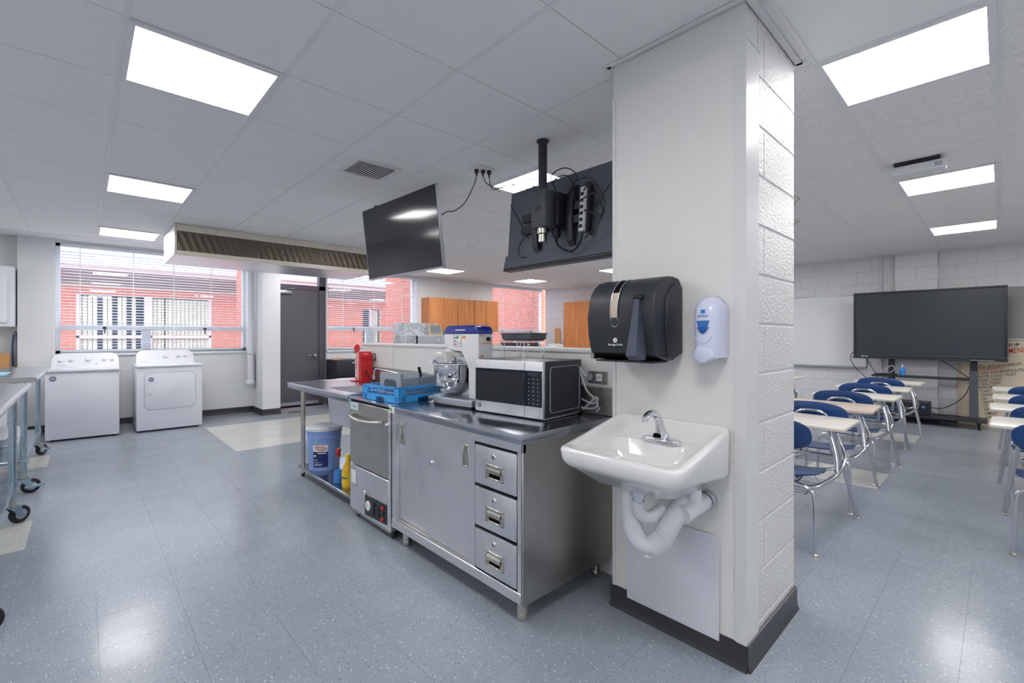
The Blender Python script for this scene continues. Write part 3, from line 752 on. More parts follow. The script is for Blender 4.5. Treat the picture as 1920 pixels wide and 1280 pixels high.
part('strip_bracket', T2(B().box(-.10, -.05, -.30, -.26, -.16, .17, .004, 1)), M['black'], t)
ps = part('power_strip', T2(B().box(-.125, -.085, -.285, -.245, -.16, .13, .006, 2)), M['cable_white'], t)
b = B()
for k in range(6): b.box(-.128, -.124, -.277, -.253, -.14+k*.042, -.118+k*.042)
part('strip_socket', T2(b), M['ink'], ps)
def cable(parent, pts, r=.004, m='black', name='cable', k=7, xf=True):
    b = B().tube(sp(pts, k), r, 6)
    return part(name, T2(b) if xf else b, M[m], parent)
cable(t, [(-.09, -.02, .14), (-.12, .02, .27), (-.10, -.08, .31), (-.08, -.17, .24), (-.09, -.12, .13)])
cable(t, [(-.09, -.04, .12), (-.13, -.01, .22), (-.11, -.10, .25), (-.09, -.15, .17), (-.10, -.06, .09)])
cable(t, [(-.12, -.265, .10), (-.15, -.36, .12), (-.12, -.44, .0), (-.12, -.38, -.14), (-.10, -.28, -.21)], .005)
cable(t, [(-.12, -.265, .05), (-.14, -.38, .05), (-.11, -.42, -.08), (-.13, -.29, -.03)], .005)
cable(t, [(-.10, -.14, .19), (-.12, -.30, .18), (-.13, -.40, .08), (-.11, -.43, -.06), (-.10, -.33, -.19)])
cable(t, [(-.10, -.03, -.14), (-.10, -.06, -.22), (-.08, -.16, -.27), (-.09, -.24, -.22), (-.11, -.28, -.12)], .007)
cable(t, [(-.05, .33, -.09), (-.05, .38, -.17), (-.05, .35, -.235), (-.04, .30, -.24)])
cable(t, [(-.16, -.0, .12), (-.19, -.02, .02), (-.18, .01, -.12), (-.16, .05, -.16)], .004, 'cable_white')
b = B().ball((2.33, 2.05, 2.0), .035, .03, .05); part('cable_box', b, M['black'], t)
cable(t, [(PLUG[1][0], PLUG[1][1], CEIL-.06), (2.30, 2.73, CEIL-.13), (2.33, 2.58, CEIL-.19), (2.36, 2.40, CEIL-.175), (2.32, 2.2, CEIL-.22), (2.30, 2.10, CEIL-.34)], .0035, xf=False)
cable(t, [(PLUG[2][0], PLUG[2][1], CEIL-.06), (2.33, 2.70, CEIL-.17), (2.36, 2.52, CEIL-.17), (2.37, 2.34, CEIL-.24), (2.35, 2.18, CEIL-.20), (2.31, 2.12, CEIL-.30)], .0035, xf=False)
t = thing('hanging_television', 'hanging television with its glossy dark screen facing the washer side', 'television', (2.25, 3.56, 1.83))
tilt1 = Matrix.Translation((1.995, 3.555, 2.155)) @ Matrix.Rotation(R(2.4), 4, 'Z') @ Matrix.Rotation(R(-6.5), 4, 'Y') @ Matrix.Rotation(math.pi, 4, 'Z')
def T1(bb):
    for v in bb.m.verts: v.co = tilt1 @ v.co
    return bb
part('casing', T1(B().box(-.03, 0, -.575, .575, -.325, .325, .005, 2)), M['black_soft'], t)
part('screen', T1(B().box(0, .003, -.568, .568, -.308, .320)), M['screen'], t)
part('edge_bezel', T1(B().box(-.028, .004, .575, .580, -.32, .32, .001, 1)), M['silver'], t)
part('edge_bezel', T1(B().box(-.028, .004, -.58, -.575, -.32, .32, .001, 1)), M['silver'], t)
part('lower_bezel', T1(B().box(-.028, .004, -.58, .58, -.325, -.310, .001, 1)), M['silver'], t)
part('back_shell', T1(B().box(-.065, -.029, -.46, .46, -.24, .18, .02, 2)), M['black_soft'], t)
part('camera_nub', T1(B().box(-.02, .0, -.36, -.33, .325, .336, .003, 1)), M['black'], t)
part('mount_arm', B().box(2.05, 2.25, 3.50, 3.62, 2.06, 2.22, .012, 2), M['black'], t)
screen_pole(t, 2.25, 3.56, 2.0)
cable(t, [(PLUG[0][0], PLUG[0][1], CEIL-.06), (2.24, 2.83, CEIL-.13), (2.22, 2.92, CEIL-.25), (2.19, 3.02, CEIL-.30), (2.14, 3.05, CEIL-.31), (2.06, 3.10, CEIL-.37), (2.05, 3.3, CEIL-.38)], .004, xf=False)
# ================================================================== LAUNDRY
def appliance(name, label, cat, loc, rz, dryer):
    t = thing(name, label, cat, loc, rz)
    w = .37 if dryer else .345; d = .72; H = .905 if dryer else .885
    b = B().box(-w, w, .0, d, .022, H-.035, .012, 2); part('cabinet', b, M['white_enamel'], t, local=True)
    b = B().box(-w-.002, w+.002, -.012, d, H-.034, H, .012, 3); part('top_deck', b, M['white_enamel'], t, local=True)
    for sx in (-w+.06, w-.06):
        for sy in (.06, d-.06): part('foot', B().cyl((sx, sy, 0), (sx, sy, .03), .02, n=10), M['rubber'], t, local=True)
    cw = w-.012 if not dryer else w-.03
    prof = []                                   # console outline, rounded shoulders
    for k in range(9):
        a = math.pi*(1-k/16); prof.append((-cw+.085+.085*math.cos(a), H+.10+.085*math.sin(a)))
    for k in range(9):
        a = math.pi/2*(1-k/8); prof.append((cw-.085+.085*math.cos(a), H+.10+.085*math.sin(a)))
    prof = [(-cw-.004, H)]+prof+[(cw+.004, H)]
    lo = [(x, d-.21+.10*(z-H)/.18, z) for x, z in prof]; hi = [(x, d-.02, z) for x, z in prof]
    cs = part('console', B().loft([hi, lo]), M['white_plastic'], t, local=True)
    Mk = Matrix.Translation((0, d-.21, H)) @ Matrix.Rotation(R(-29), 4, 'X')
    ks = [(-.25, .10, .020), (-.15, .105, .020), (0.02, .113, .027), (.18, .105, .018), (.26, .103, .018)] if not dryer else [(.0, .113, .025), (.15, .11, .017), (.235, .11, .017)]
    for (kx, kz, kr) in ks:
        kb = B().lathe([(kr*1.25, 0), (kr*1.22, .008), (kr*.95, .011), (kr*.9, .024), (kr*.82, .028), (0, .028)], n=20, M=Matrix.Rotation(math.pi/2, 3, 'X'))
        for v in kb.m.verts: v.co = Mk @ (v.co+Vector((kx, 0, kz)))
        kn = part('knob', kb, M['white_plastic'], cs, local=True)
        rb = B().lathe([(kr*1.30, -.001), (kr*1.30, .006), (kr*1.22, .007)], n=20, M=Matrix.Rotation(math.pi/2, 3, 'X'))
        for v in rb.m.verts: v.co = Mk @ (v.co+Vector((kx, 0, kz)))
        part('knob_ring', rb, M['silver'], cs, local=True)
    FM = (Mk.to_3x3() @ FACE_NY)
    text('logo', 'Whirlpool', .024, M['silver'], cs, Mk @ Vector((-cw+.09, -.001, .032)), FM, local=True)
    if not dryer:
        sb = B().cyl((0, 0, 0), (0, -.006, 0), .011, n=14)
        for v in sb.m.verts: v.co = Mk @ (v.co+Vector((.105, 0, .05)))
        part('start_button', sb, M['silver'], cs, local=True)
        db = B()
        for k in range(7): db.box(-.07+k*.022, -.062+k*.022, -.001, 0, .045, .049, M=Mk)
        part('dial_marks', db, M['silver'], cs, local=True)
        part('lid', B().box(-w+.02, w-.02, .02, d-.22, H, H+.008, .006, 2), M['white_enamel'], t, local=True)
        part('lid_gap', B().box(-w+.001, w-.001, -.004, .0, H-.05, H-.046), M['silver'], t, local=True)
        part('sticker', B().cyl((-.275, -.0005, H-.11), (-.275, -.0015, H-.11), .033, n=24), M['navy_grey'], t, local=True)
        part('sticker_mark', B().box(-.292, -.258, -.0022, -.0014, H-.114, H-.106), M['label'], t, local=True)
    else:
        x0, x1, z0, z1, r = -.285, .285, .30, .80, .07
        def rr(x0, x1, z0, z1, r):
            o = []
            for (cx, cz, a0) in ((x1-r, z1-r, 0), (x0+r, z1-r, 90), (x0+r, z0+r, 180), (x1-r, z0+r, 270)):
                for k in range(7): a = R(a0+15*k); o.append((cx+r*math.cos(a), cz+r*math.sin(a)))
            return o
        part('door_gap', B().prism(rr(x0-.004, x1+.004, z0-.004, z1+.004, r+.004), 'y', -.0012, .002), M['navy_grey'], t, local=True)
        dr = part('dryer_door', B().prism(rr(x0, x1, z0, z1, r), 'y', -.012, .001, .005, 2), M['white_enamel'], t, local=True)
        hb = B(); hb.box(-.25, -.205, -.018, -.011, .50, .625, .005, 2); hb.box(-.205, -.165, -.0125, -.011, .51, .615, .0, 1)
        part('handle', hb, M['white_plastic'], dr, local=True)
        part('sticker', B().cyl((-.215, -.0122, .71), (-.215, -.0135, .71), .03, n=24), M['navy_grey'], dr, local=True)
        part('sticker_mark', B().box(-.230, -.200, -.0142, -.0134, .706, .714), M['label'], dr, local=True)
    return t
M['navy_grey'] = mat('grey_blue_sticker', (128, 134, 160), .5)
appliance('washing_machine', 'white top loading washing machine with five dials, next to the wheeled tables', 'washing machine', (.012, 7.93, 0), R(-3), False)
appliance('clothes_dryer', 'white clothes dryer with a rounded front door below the window', 'clothes dryer', (.898, 7.90, 0), R(-.5), True)
# pipe by the pilaster
t = thing('wall_pipe', 'white vertical pipe with an elbow beside the wall pilaster', 'pipe', (2.07, 8.62, .45))
b = B().tube(sp([(2.065, 8.62, 2.60), (2.065, 8.62, 1.5), (2.065, 8.62, .62), (2.065, 8.62, .56), (2.05, 8.60, .52)], 4), .050, 14)
part('pipe', b, M['white_pvc'], t)
part('elbow', B().ball((2.055, 8.605, .53), .068, .075, .06, 16), M['white_pvc'], t)
part('stem', B().cyl((2.13, 8.70, .42), (2.13, 8.70, .98), .022, n=10), M['white_pvc'], t)
part('valve', B().cyl((2.14, 8.66, .43), (2.14, 8.74, .43), .018, n=10), M['chrome'], t)
b = B().box(2.02, 2.115, 8.57, 8.67, .99, 1.01, .006, 1); part('clamp', b, M['satin'], t)
# ---- wall cabinet, hose and boxes at the far left
t = thing('wall_cabinet', 'white wall cabinet with a black latch at the end of the window wall', 'cabinet', (-1.1, 8.75, 1.42))
part('body', B().box(-1.55, -.635, 8.60, 8.998, 1.42, 2.19, .004, 1), M['white_plastic'], t)
d = part('cabinet_door', B().box(-1.50, -.69, 8.575, 8.60, 1.47, 2.10, .004, 1), M['white_plastic'], t)
part('latch', B().box(-.86, -.785, 8.555, 8.576, 1.52, 1.64, .004, 1), M['black'], d)
part('latch', B().box(-.845, -.80, 8.548, 8.556, 1.54, 1.62, .004, 1), M['black_soft'], d)
t = thing('hanging_hose', 'thin blue hose hanging on the wall below the white wall cabinet', 'hose', (-.66, 8.97, 1.0))
part('hose', B().tube(sp([(-.67, 8.985, .9), (-.675, 8.97, 1.15), (-.66, 8.97, 1.33), (-.645, 8.97, 1.34), (-.63, 8.97, 1.25), (-.625, 8.975, .9)]), .009, 8), mat('hose_blue', (70, 110, 160), .4), t)
part('hook', B().cyl((-.655, 8.999, 1.335), (-.655, 8.95, 1.335), .008, n=8), M['satin'], t)
t = thing('side_counter', 'low pale counter against the wall under the white wall cabinet', 'counter', (-1.3, 8.7, 0))
part('worktop', B().box(-1.9, -.66, 8.40, 8.998, .86, .90, .004, 1), M['laminate'], t); part('body', B().box(-1.88, -.68, 8.44, 8.996, 0, .86), M['white_plastic'], t)
b = B().box(-1.02, -.68, 8.62, 8.88, .901, 1.08, .003, 1); b.box(-1.02, -.68, 8.745, 8.755, 1.08, 1.083)
single('cardboard_box', b, M['card'], 'plain cardboard box on the counter under the white wall cabinet', 'box')
# ================================================================== WHEELED TABLES
def caster(t, x, y, yaw, brake=False):
    c = part('caster_stem', B().cyl((x, y, .115), (x, y, .19), .018, n=10), M['satin'], t)
    Mx = Matrix.Translation((x, y, 0)) @ Matrix.Rotation(yaw, 4, 'Z')
    f = B(); f.box(-.035, .035, -.035, .035, .118, .126, M=Mx)
    for sx in (-.021, .021): f.prism([(-.03, .12), (.035, .12), (.05, .055), (.028, .05)], 'x', sx-.002, sx+.002, M=Mx)
    part('caster_fork', f, M['steel_galv'], c)
    w = B().lathe([(.018, -.017), (.045, -.017), (.058, -.012), (.0615, 0), (.058, .012), (.045, .017), (.018, .017)], n=24, M=Matrix.Rotation(math.pi/2, 3, 'Y'))
    for v in w.m.verts: v.co = Mx @ (v.co+Vector((0, .04, .0615)))
    part('wheel', w, M['rubber'], c)
    hb = B().lathe([(.0, -.018), (.03, -.018), (.034, -.0175), (.034, .0175), (.03, .018), (0, .018)], n=18, M=Matrix.Rotation(math.pi/2, 3, 'Y'))
    for v in hb.m.verts: v.co = Mx @ (v.co+Vector((0, .04, .0615)))
    part('wheel_hub', hb, M['grey_plastic'], c)
    if brake:
        q = B().box(.018, .028, .0, .12, .045, .07, .003, 1, M=Mx); part('brake_pedal', q, M['steel_galv'], c)
def work_table(label, y0, y1, yaws, brakes):
    x1 = -.265; x0 = x1-.76; zt = .965
    t = thing('work_table', label, 'work table', ((x0+x1)/2, (y0+y1)/2, 0))
    loops = []                                  # tabletop with rolled long edges
    prof = [(x0, zt-.02), (x0+.006, zt-.004), (x0+.02, zt), (x1-.02, zt), (x1-.006, zt-.005), (x1, zt-.018), (x1-.004, zt-.034), (x1-.018, zt-.042), (x1-.03, zt-.038), (x1-.034, zt-.022), (x0+.034, zt-.022), (x0+.03, zt-.038), (x0+.014, zt-.042), (x0+.003, zt-.033)]
    part('tabletop', B().prism(prof, 'y', y0, y1), M['steel_top'], t)
    b = B(); b.prism([(x0+.004, zt-.04), (x1-.004, zt-.04), (x1-.004, zt-.012), (x1-.02, zt-.002), (x0+.02, zt-.002), (x0+.004, zt-.012)], 'y', y0-.004, y0+.004)
    part('end_cap', b, M['steel_dark'], t)
    part('undershelf', B().box(x0+.06, x1-.07, y0+.06, y1-.06, .262, .285, .004, 1), M['steel_galv'], t)
    k = 0
    for ly in (y0+.10, y1-.10):
        for lx in (x1-.085, x0+.085):
            lg = part('leg', B().cyl((lx, ly, .17), (lx, ly, zt-.03), .0205, n=16), M['steel_galv'], t)
            part('shelf_clamp', B().cyl((lx, ly, .25), (lx, ly, .298), .027, n=14), M['steel_galv'], lg)
            caster(t, lx, ly, yaws[k % len(yaws)], brakes[k % len(brakes)]); k += 1
    return t
work_table('steel topped work table on wheels, farther from the washing machine', 2.92, 4.76, (R(-88), R(30), R(-50), R(10)), (False, True))
work_table('steel topped work table on wheels, standing beside the washing machine', 5.40, 7.26, (R(-75), R(20), R(-40), R(10)), (True, False))
single('cutting_tray', B().box(-.86, -.47, 5.7, 6.1, .966, .98, .004, 1), M['tray_aqua'], 'pale aqua plastic tray lying on the table beside the washing machine', 'tray')
def bin_(name, label, x0, x1, y0, y1, z0, z1, lid):
    t = thing(name, label, 'storage bin', ((x0+x1)/2, (y0+y1)/2, z0))
    b = B(); q = .02
    lo = [(x0+q, y0+q, z0), (x1-q, y0+q, z0), (x1-q, y1-q, z0), (x0+q, y1-q, z0)]; hi = [(x0, y0, z1), (x1, y0, z1), (x1, y1, z1), (x0, y1, z1)]
    b.loft([lo, hi], True, False); b.loft([[(p[0], p[1], z1) for p in hi], [(p[0]+(.012 if p[0] > (x0+x1)/2 else -.012), p[1]+(.012 if p[1] > (y0+y1)/2 else -.012), z1-.004) for p in hi]], False, False)
    part('tub', b, M['bin'], t)
    if lid: part('lid', B().box(x0-.012, x1+.012, y0-.012, y1+.012, z1, z1+.02, .006, 2), M['white_plastic'], t)
    return t
t = bin_('storage_bin', 'translucent storage bin with purple packets and a label on the table undershelf', -.84, -.46, 5.52, 6.02, .286, .46, True)
for k in range(5): part('packet', B().box(-.80+.06*k, -.75+.06*k, 5.60, 5.78, .295, .36+.02*(k % 2), .01, 2), M['purple' if k % 2 else 'pink'], t)
lb = part('label', B().box(-.72, -.58, 5.512, 5.5145, .32, .38), M['label'], t); part('label_line', B().box(-.70, -.60, 5.5112, 5.5121, .355, .368), M['ink'], lb); part('label_line', B().box(-.69, -.62, 5.5112, 5.5121, .332, .342), M['ink'], lb)
b = B(); b.box(-.78, -.44, 6.2, 6.9, .287, .30, .004, 1); b.box(-.455, -.44, 6.2, 6.9, .30, .37); b.box(-.78, -.765, 6.2, 6.9, .30, .37); b.box(-.765, -.455, 6.2, 6.215, .30, .37); b.box(-.765, -.455, 6.885, 6.9, .30, .37); b.box(-.80, -.42, 6.18, 6.92, .365, .378, .004, 1)
single('serving_tub', b, M['white_plastic'], 'white plastic tub on the undershelf next to the translucent bin', 'tub')
b = B().lathe([(.0, .005), (.09, .0), (.15, .03), (.18, .08), (.185, .085), (.175, .083), (.145, .035), (.085, .008), (0, .01)], (-.62, 4.40, .286), n=28)
single('glass_bowl', b, M['clear'], 'shallow clear bowl on the undershelf of the nearer wheeled table', 'bowl')
b = B().box(-.66, -.52, 3.92, 4.12, .286, .325, .006, 2); single('wooden_block', b, M['card'], 'small tan block on the undershelf in front of the clear bowl', 'block')
# ================================================================== ISLAND
IX, CT = 1.42, .865                            # front plane and counter height
IB = HW-.003                                    # back plane at the half wall
t = thing('steel_work_cabinet', 'stainless steel work cabinet with sliding doors and three drawers under the microwave', 'cabinet', (1.75, 2.03, 0))
cy0, cy1 = 1.445, 2.615
ct = part('counter', B().box(IX-.02, IB, cy0-.015, cy1, CT-.042, CT, .004, 2), M['steel_top'], t)
part('backsplash', B().box(IB-.014, IB, cy0-.010, cy1, CT+.0005, 1.02, .003, 1), M['steel_dark'], hw)
part('price_sticker', B().box(IX-.0215, IX-.02, 2.55, 2.612, CT-.04, CT-.003), M['label'], ct)
b = B()
for s_ in (-1, 1): b.box(-.017, .017, -.0035, .0035, -.0005, .0005, M=Matrix.Translation((IX-.022, 2.59, CT-.02)) @ Matrix.Rotation(math.pi/2, 4, 'Y') @ Matrix.Rotation(R(90+s_*35), 4, 'Z'))
part('sticker_mark', b, M['green'], ct)
part('apron', B().box(IX, IX+.02, cy0, cy1, .782, CT-.042), M['steel'], t)
part('end_panel', B().box(IX, IB, cy0, cy0+.012, .10, CT-.042, .003, 1), M['steel_dark'], t)
part('end_panel', B().box(IX+.03, IB, cy1-.012, cy1, .10, CT-.042), M['steel_dark'], t)
part('back_panel', B().box(IB-.012, IB, cy0+.012, cy1-.012, .10, CT-.042), M['steel_dark'], t)
part('floor_panel', B().box(IX+.03, IB-.012, cy0+.012, cy1-.012, .10, .12), M['steel_dark'], t)
for pa, pb in ((cy0+.012, cy0+.034), (1.785, 1.835), (2.57, cy1)): part('post', B().box(IX, IX+.03, pa, pb, .155, .782), M['steel'], t)
part('bottom_rail', B().box(IX-.004, IX+.03, cy0+.012, cy1, .105, .155, .003, 1), M['steel'], t)
part('door_track', B().box(IX+.002, IX+.045, 1.835, 2.57, .155, .165), M['steel_dark'], t)
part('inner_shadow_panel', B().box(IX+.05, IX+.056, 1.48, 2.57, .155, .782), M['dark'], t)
def pull(parent, xf, y0, y1, z0, z1):
    b = B(); w = .008
    for q in ((y0, y1, z0, z0+w), (y0, y1, z1-w, z1), (y0, y0+w, z0, z1), (y1-w, y1, z0, z1)): b.box(xf-.006, xf+.002, q[0], q[1], q[2], q[3], .002, 1)
    h = part('recess_pull', b, M['satin'], parent)
    part('pull_cup', B().box(xf-.0012, xf+.001, y0+w, y1-w, z0+w, z1-w), M['steel_dark'], h)
    return h
def sliding_door(xf, y0, y1, py0, py1):
    d = part('sliding_door', B().box(xf, xf+.010, y0, y1, .166, .780, .002, 1), M['steel'], t)
    h = pull(d, xf, py0, py1, .632, .746)
    part('pull_strip', B().box(xf-.0025, xf-.0014, py1-.024, py1-.010, .642, .736), M['satin'], h)  # satin strip along one edge of the pull
    return d
d1 = sliding_door(IX+.012, 1.838, 2.215, 1.845, 1.898); d2 = sliding_door(IX+.026, 2.20, 2.568, 2.505, 2.55)
part('door_lock', B().cyl((IX+.013, 2.19, .588), (IX+.004, 2.19, .588), .011, n=14), M['chrome'], d1)
for (z0, z1) in ((.582, .770), (.377, .566), (.168, .361)):
    b = B().box(IX-.008, IX+.03, 1.482, 1.775, z0, z1, .004, 2)
    d = part('drawer', b, M['steel'], t)
    zc = (z0+z1)/2-.018
    h = pull(d, IX-.008, 1.562, 1.69, zc-.036, zc+.034)
    part('pull_hood', B().prism([(IX-.008, zc+.022), (IX-.020, zc+.012), (IX-.020, zc-.004), (IX-.010, zc-.002)], 'y', 1.578, 1.674), M['satin'], h)
    part('pull_gap', B().box(IX-.0105, IX-.0095, 1.588, 1.664, zc-.026, zc-.006), M['dark'], h)
    lk = B(); lk.cyl((IX-.006, 1.63, z1-.04), (IX-.015, 1.63, z1-.04), .0115, n=16); kk = part('drawer_lock', lk, M['chrome'], d)
    part('keyhole', B().box(IX-.016, IX-.0152, 1.6285, 1.6315, z1-.045, z1-.035), M['dark'], kk)
for (lx, ly) in ((IX+.055, cy0+.06), (IX+.055, 2.53), (IB-.06, cy0+.06), (IB-.06, 2.53)):
    lg = part('leg', B().cyl((lx, ly, .035), (lx, ly, .106), .025, n=18), M['satin'], t)
    part('foot', B().lathe([(.022, 0), (.025, .004), (.026, .03), (.024, .036)], (lx, ly, 0), n=18), M['satin'], lg)
# ---- undercounter dishwasher
t = thing('dishwasher', 'stainless undercounter commercial dishwasher with a curved bar handle', 'dishwasher', (1.75, 2.94, 0))
y0, y1 = 2.632, 3.236
part('cabinet', B().box(IX+.02, IB-.02, y0, y1, .06, .846, .003, 1), M['steel_dark'], t)
part('top', B().box(IX-.006, IB-.004, cy1+.004, y1+.004, .847, CT-.001, .003, 1), M['steel_top'], t)
part('front_gap', B().box(IX+.004, IX+.021, y0+.004, y1-.004, .836, .846), M['dark'], t)
d = part('door', B().box(IX, IX+.02, y0+.03, y1, .39, .832, .003, 1), M['steel_dark'], t)
pts = sp([(IX-.002, 3.19, .742), (IX-.028, 3.165, .737), (IX-.046, 3.07, .728), (IX-.052, 2.965, .726), (IX-.042, 2.86, .729), (IX-.024, 2.765, .737), (IX-.004, 2.725, .743)], 5)
part('bar_handle', B().tube(pts, .0135, 10), M['satin'], d)
part('door_latch', B().lathe([(.013, 0), (.013, .012), (.009, .018), (0, .018)], (IX, 2.675, .735), n=14, M=Matrix.Rotation(-math.pi/2, 3, 'Y')), M['chrome'], d)
lb = part('maker_label', B().box(IX-.0015, IX, 3.10, 3.226, .775, .827), mat('label_aqua', (196, 218, 220), .4), d); text('maker_print', 'CMA', .030, M['grey_plastic'], lb, (IX-.002, 3.163, .80))
part('adhesive_patch', B().box(IX-.001, IX, 2.935, 2.975, .59, .655), mat('patch_grey', (150, 146, 140), .6), d)
part('side_strip', B().box(IX, IX+.02, y0, y0+.028, .065, .832), M['steel'], t)
lo = part('lower_panel', B().box(IX, IX+.02, y0+.03, y1, .065, .378, .003, 1), M['steel'], t)
part('rating_plate', B().box(IX-.001, IX, 3.125, 3.222, .235, .36), M['silver'], lo)
b = B(); b.box(IX-.0018, IX-.001, 3.135, 3.212, .25, .345); pp = part('rating_sheet', b, M['label'], lo)
cp = part('control_panel', B().prism([(2.685, .095), (2.985, .078), (2.985, .215), (2.685, .222)], 'x', IX-.004, IX+.002), M['black'], t)
part('panel_rim', B().box(IX-.008, IX+.002, 2.985, 3.012, .085, .235, .002, 1), M['steel'], t)
g_ = part('temperature_gauge', B().lathe([(.033, 0), (.033, .006), (.028, .008), (0, .008)], (IX-.004, 2.935, .15), n=24, M=Matrix.Rotation(-math.pi/2, 3, 'Y')), M['label'], cp)
part('gauge_needle', B().box(IX-.0135, IX-.0125, 2.9335, 2.9365, .15, .172), M['ink_red'], g_)
for k, (yy, zz, mm) in enumerate(((2.86, .178, 'black_soft'), (2.86, .148, 'black_soft'), (2.86, .118, 'black_soft'), (2.80, .160, 'black_soft'), (2.80, .125, 'black_soft'), (2.73, .19, 'red'), (2.73, .155, 'black_soft'), (2.73, .118, 'red'))):
    part('rocker_switch', B().box(IX-.012, IX-.003, yy-.013, yy+.013, zz-.010, zz+.010, .002, 1), M[mm], cp)
part('base_skirt', B().box(IX+.012, IX+.02, y0+.03, y1-.004, .04, .066), M['steel_dark'], t)
for (lx, ly) in ((IX+.05, y0+.05), (IX+.05, y1-.05), (IB-.08, y0+.05), (IB-.08, y1-.05)): part('leg', B().cyl((lx, ly, 0), (lx, ly, .062), .017, n=12), M['black'], t)
# ---- sink table
t = thing('sink_table', 'stainless sink table with a square basin, round legs and an undershelf of pails', 'sink table', (1.75, 3.9, 0))
y0, y1 = 3.246, 4.57; bx0, bx1, by0, by1 = 1.515, 1.93, 3.43, 3.875
b = B(); b.box(IX-.01, bx0, y0, y1, CT-.004, CT); b.box(bx1, IB, y0, y1, CT-.004, CT); b.box(bx0, bx1, y0, by0, CT-.004, CT); b.box(bx0, bx1, by1, y1, CT-.004, CT)
tp = part('tabletop', b, M['steel_top'], t)
part('rolled_edge', B().box(IX-.018, IX-.006, y0-.002, y1+.006, CT-.048, CT+.004, .006, 3), M['steel_top'], tp)
part('rolled_edge', B().box(IX-.01, IB, y1-.004, y1+.010, CT-.048, CT+.004, .006, 3), M['steel_top'], tp)
part('rolled_edge', B().box(IX-.01, IB, y0-.003, y0+.009, CT-.02, CT+.010, .004, 2), M['steel_top'], tp)
part('backsplash', B().box(IB-.012, IB, y0+.012, 4.44, CT+.0005, 1.0, .003, 1), M['steel_dark'], hw)
b = B(); q = .012
lo_ = [(bx0+.02, by0+.02, .59), (bx1-.02, by0+.02, .59), (bx1-.02, by1-.02, .59), (bx0+.02, by1-.02, .59)]
hi_ = [(bx0, by0, CT-.004), (bx1, by0, CT-.004), (bx1, by1, CT-.004), (bx0, by1, CT-.004)]
b.loft([hi_, lo_], False, True); b2 = B()
b.loft([[(x+(q if x > 1.7 else -q), y+(q if y > 3.6 else -q), z) for x, y, z in hi_], [(x+(q if x > 1.7 else -q), y+(q if y > 3.6 else -q), z-.01) for x, y, z in lo_]], False, True)
bs = part('basin', b, M['steel'], t); part('drain', B().cyl((1.72, 3.65, .5905), (1.72, 3.65, .596), .04, n=20), M['chrome'], bs)
for (lx, ly) in ((1.50, 4.44), (1.50, 3.30), (2.03, 4.44), (2.03, 3.30)):
    lg = part('leg', B().cyl((lx, ly, .03), (lx, ly, CT-.006), .0205, n=18), M['satin'], t); part('foot', B().cyl((lx, ly, 0), (lx, ly, .032), .016, n=12), M['black'], lg)
part('undershelf', B().box(1.463, 2.06, 3.25, 4.475, .075, .10, .004, 1), M['steel_top'], t); SH = .1005
ft = thing('sink_faucet', 'chrome swing spout faucet on the sink table before the half wall', 'faucet', (2.03, 3.50, CT))
b = B(); b.cyl((2.035, 3.50, CT), (2.035, 3.50, .95), .022, n=14); b.tube(sp([(2.035, 3.50, .95), (2.03, 3.53, .968), (2.0, 3.70, .985), (1.965, 3.87, 1.002), (1.955, 3.905, 1.0), (1.95, 3.922, .975), (1.95, 3.925, .94)], 6), .008, 10); b.cyl((1.95, 3.925, .945), (1.95, 3.925, .905), .014, n=12)
part('spout', b, M['chrome'], ft); part('handle', B().box(2.0, 2.05, 3.40, 3.47, .94, .955, .005, 1), M['chrome'], ft)
# pails and bottles on the undershelf
def pail(name, label, c, r, h, body, lidm, lab):
    t = thing(name, label, 'bucket', (c[0], c[1], SH))
    x, y = c
    part('body', B().lathe([(0, 0), (r*.86, 0), (r*.88, .006), (r*.97, h*.74), (r*1.02, h*.745), (r*1.02, h*.78), (r*.98, h*.785), (r, h*.86), (r*1.03, h*.865), (r*1.03, h*.9), (r, h*.905), (r, h*.96)], (x, y, SH), n=36), body, t)
    part('lid', B().lathe([(r*1.06, h*.92), (r*1.07, h*.985), (r*1.03, h), (r*.95, h*.985), (0, h*.98)], (x, y, SH), n=36), lidm, t)
    return t
t = pail('plastic_pail', 'large pale blue pail with a white lid and navy label under the sink table', (1.618, 4.238), .148, .385, M['bucket'], M['bucket_white'], True)
part('handle_wire', B().tube(sp([(1.513, 4.123, .40), (1.488, 4.098, .33), (1.518, 4.068, .30), (1.618, 4.058, .33), (1.658, 4.098, .40)]), .003, 6), M['satin'], t)
def wrap(parent, name, c, r0, r1, z0, z1, a0, a1, m, off=.0015):
    n = 10; rows = []
    for k in range(n+1):
        a = a0+(a1-a0)*k/n; rows.append([(c[0]+(r0+off)*math.cos(a), c[1]+(r0+off)*math.sin(a), z0), (c[0]+(r1+off)*math.cos(a), c[1]+(r1+off)*math.sin(a), z1)])
    return part(name, B().grid(rows), m, parent)
def rad(z): return .148*(.88+.09*(z-SH)/(.385*.74))
lb = wrap(t, 'label', (1.618, 4.238), rad(.135), rad(.335), .135, .335, R(208), R(262), M['navy'])
wrap(t, 'label_header', (1.618, 4.238), rad(.275), rad(.335), .275, .335, R(208), R(262), M['label'], .002)
def curved_text(parent, name, body, size, m, c, r, a, z, bold=0):
    Fm = Matrix.Rotation(a-math.pi, 3, 'Z') @ FACE_NX
    return text(name, body, size, m, parent, (c[0]+r*math.cos(a), c[1]+r*math.sin(a), z), Fm, ext=.0008, bold=bold)
curved_text(t, 'label_print', 'TCO', .040, M['red'], (1.618, 4.238), rad(.305)+.0035, R(234), .305, .001)
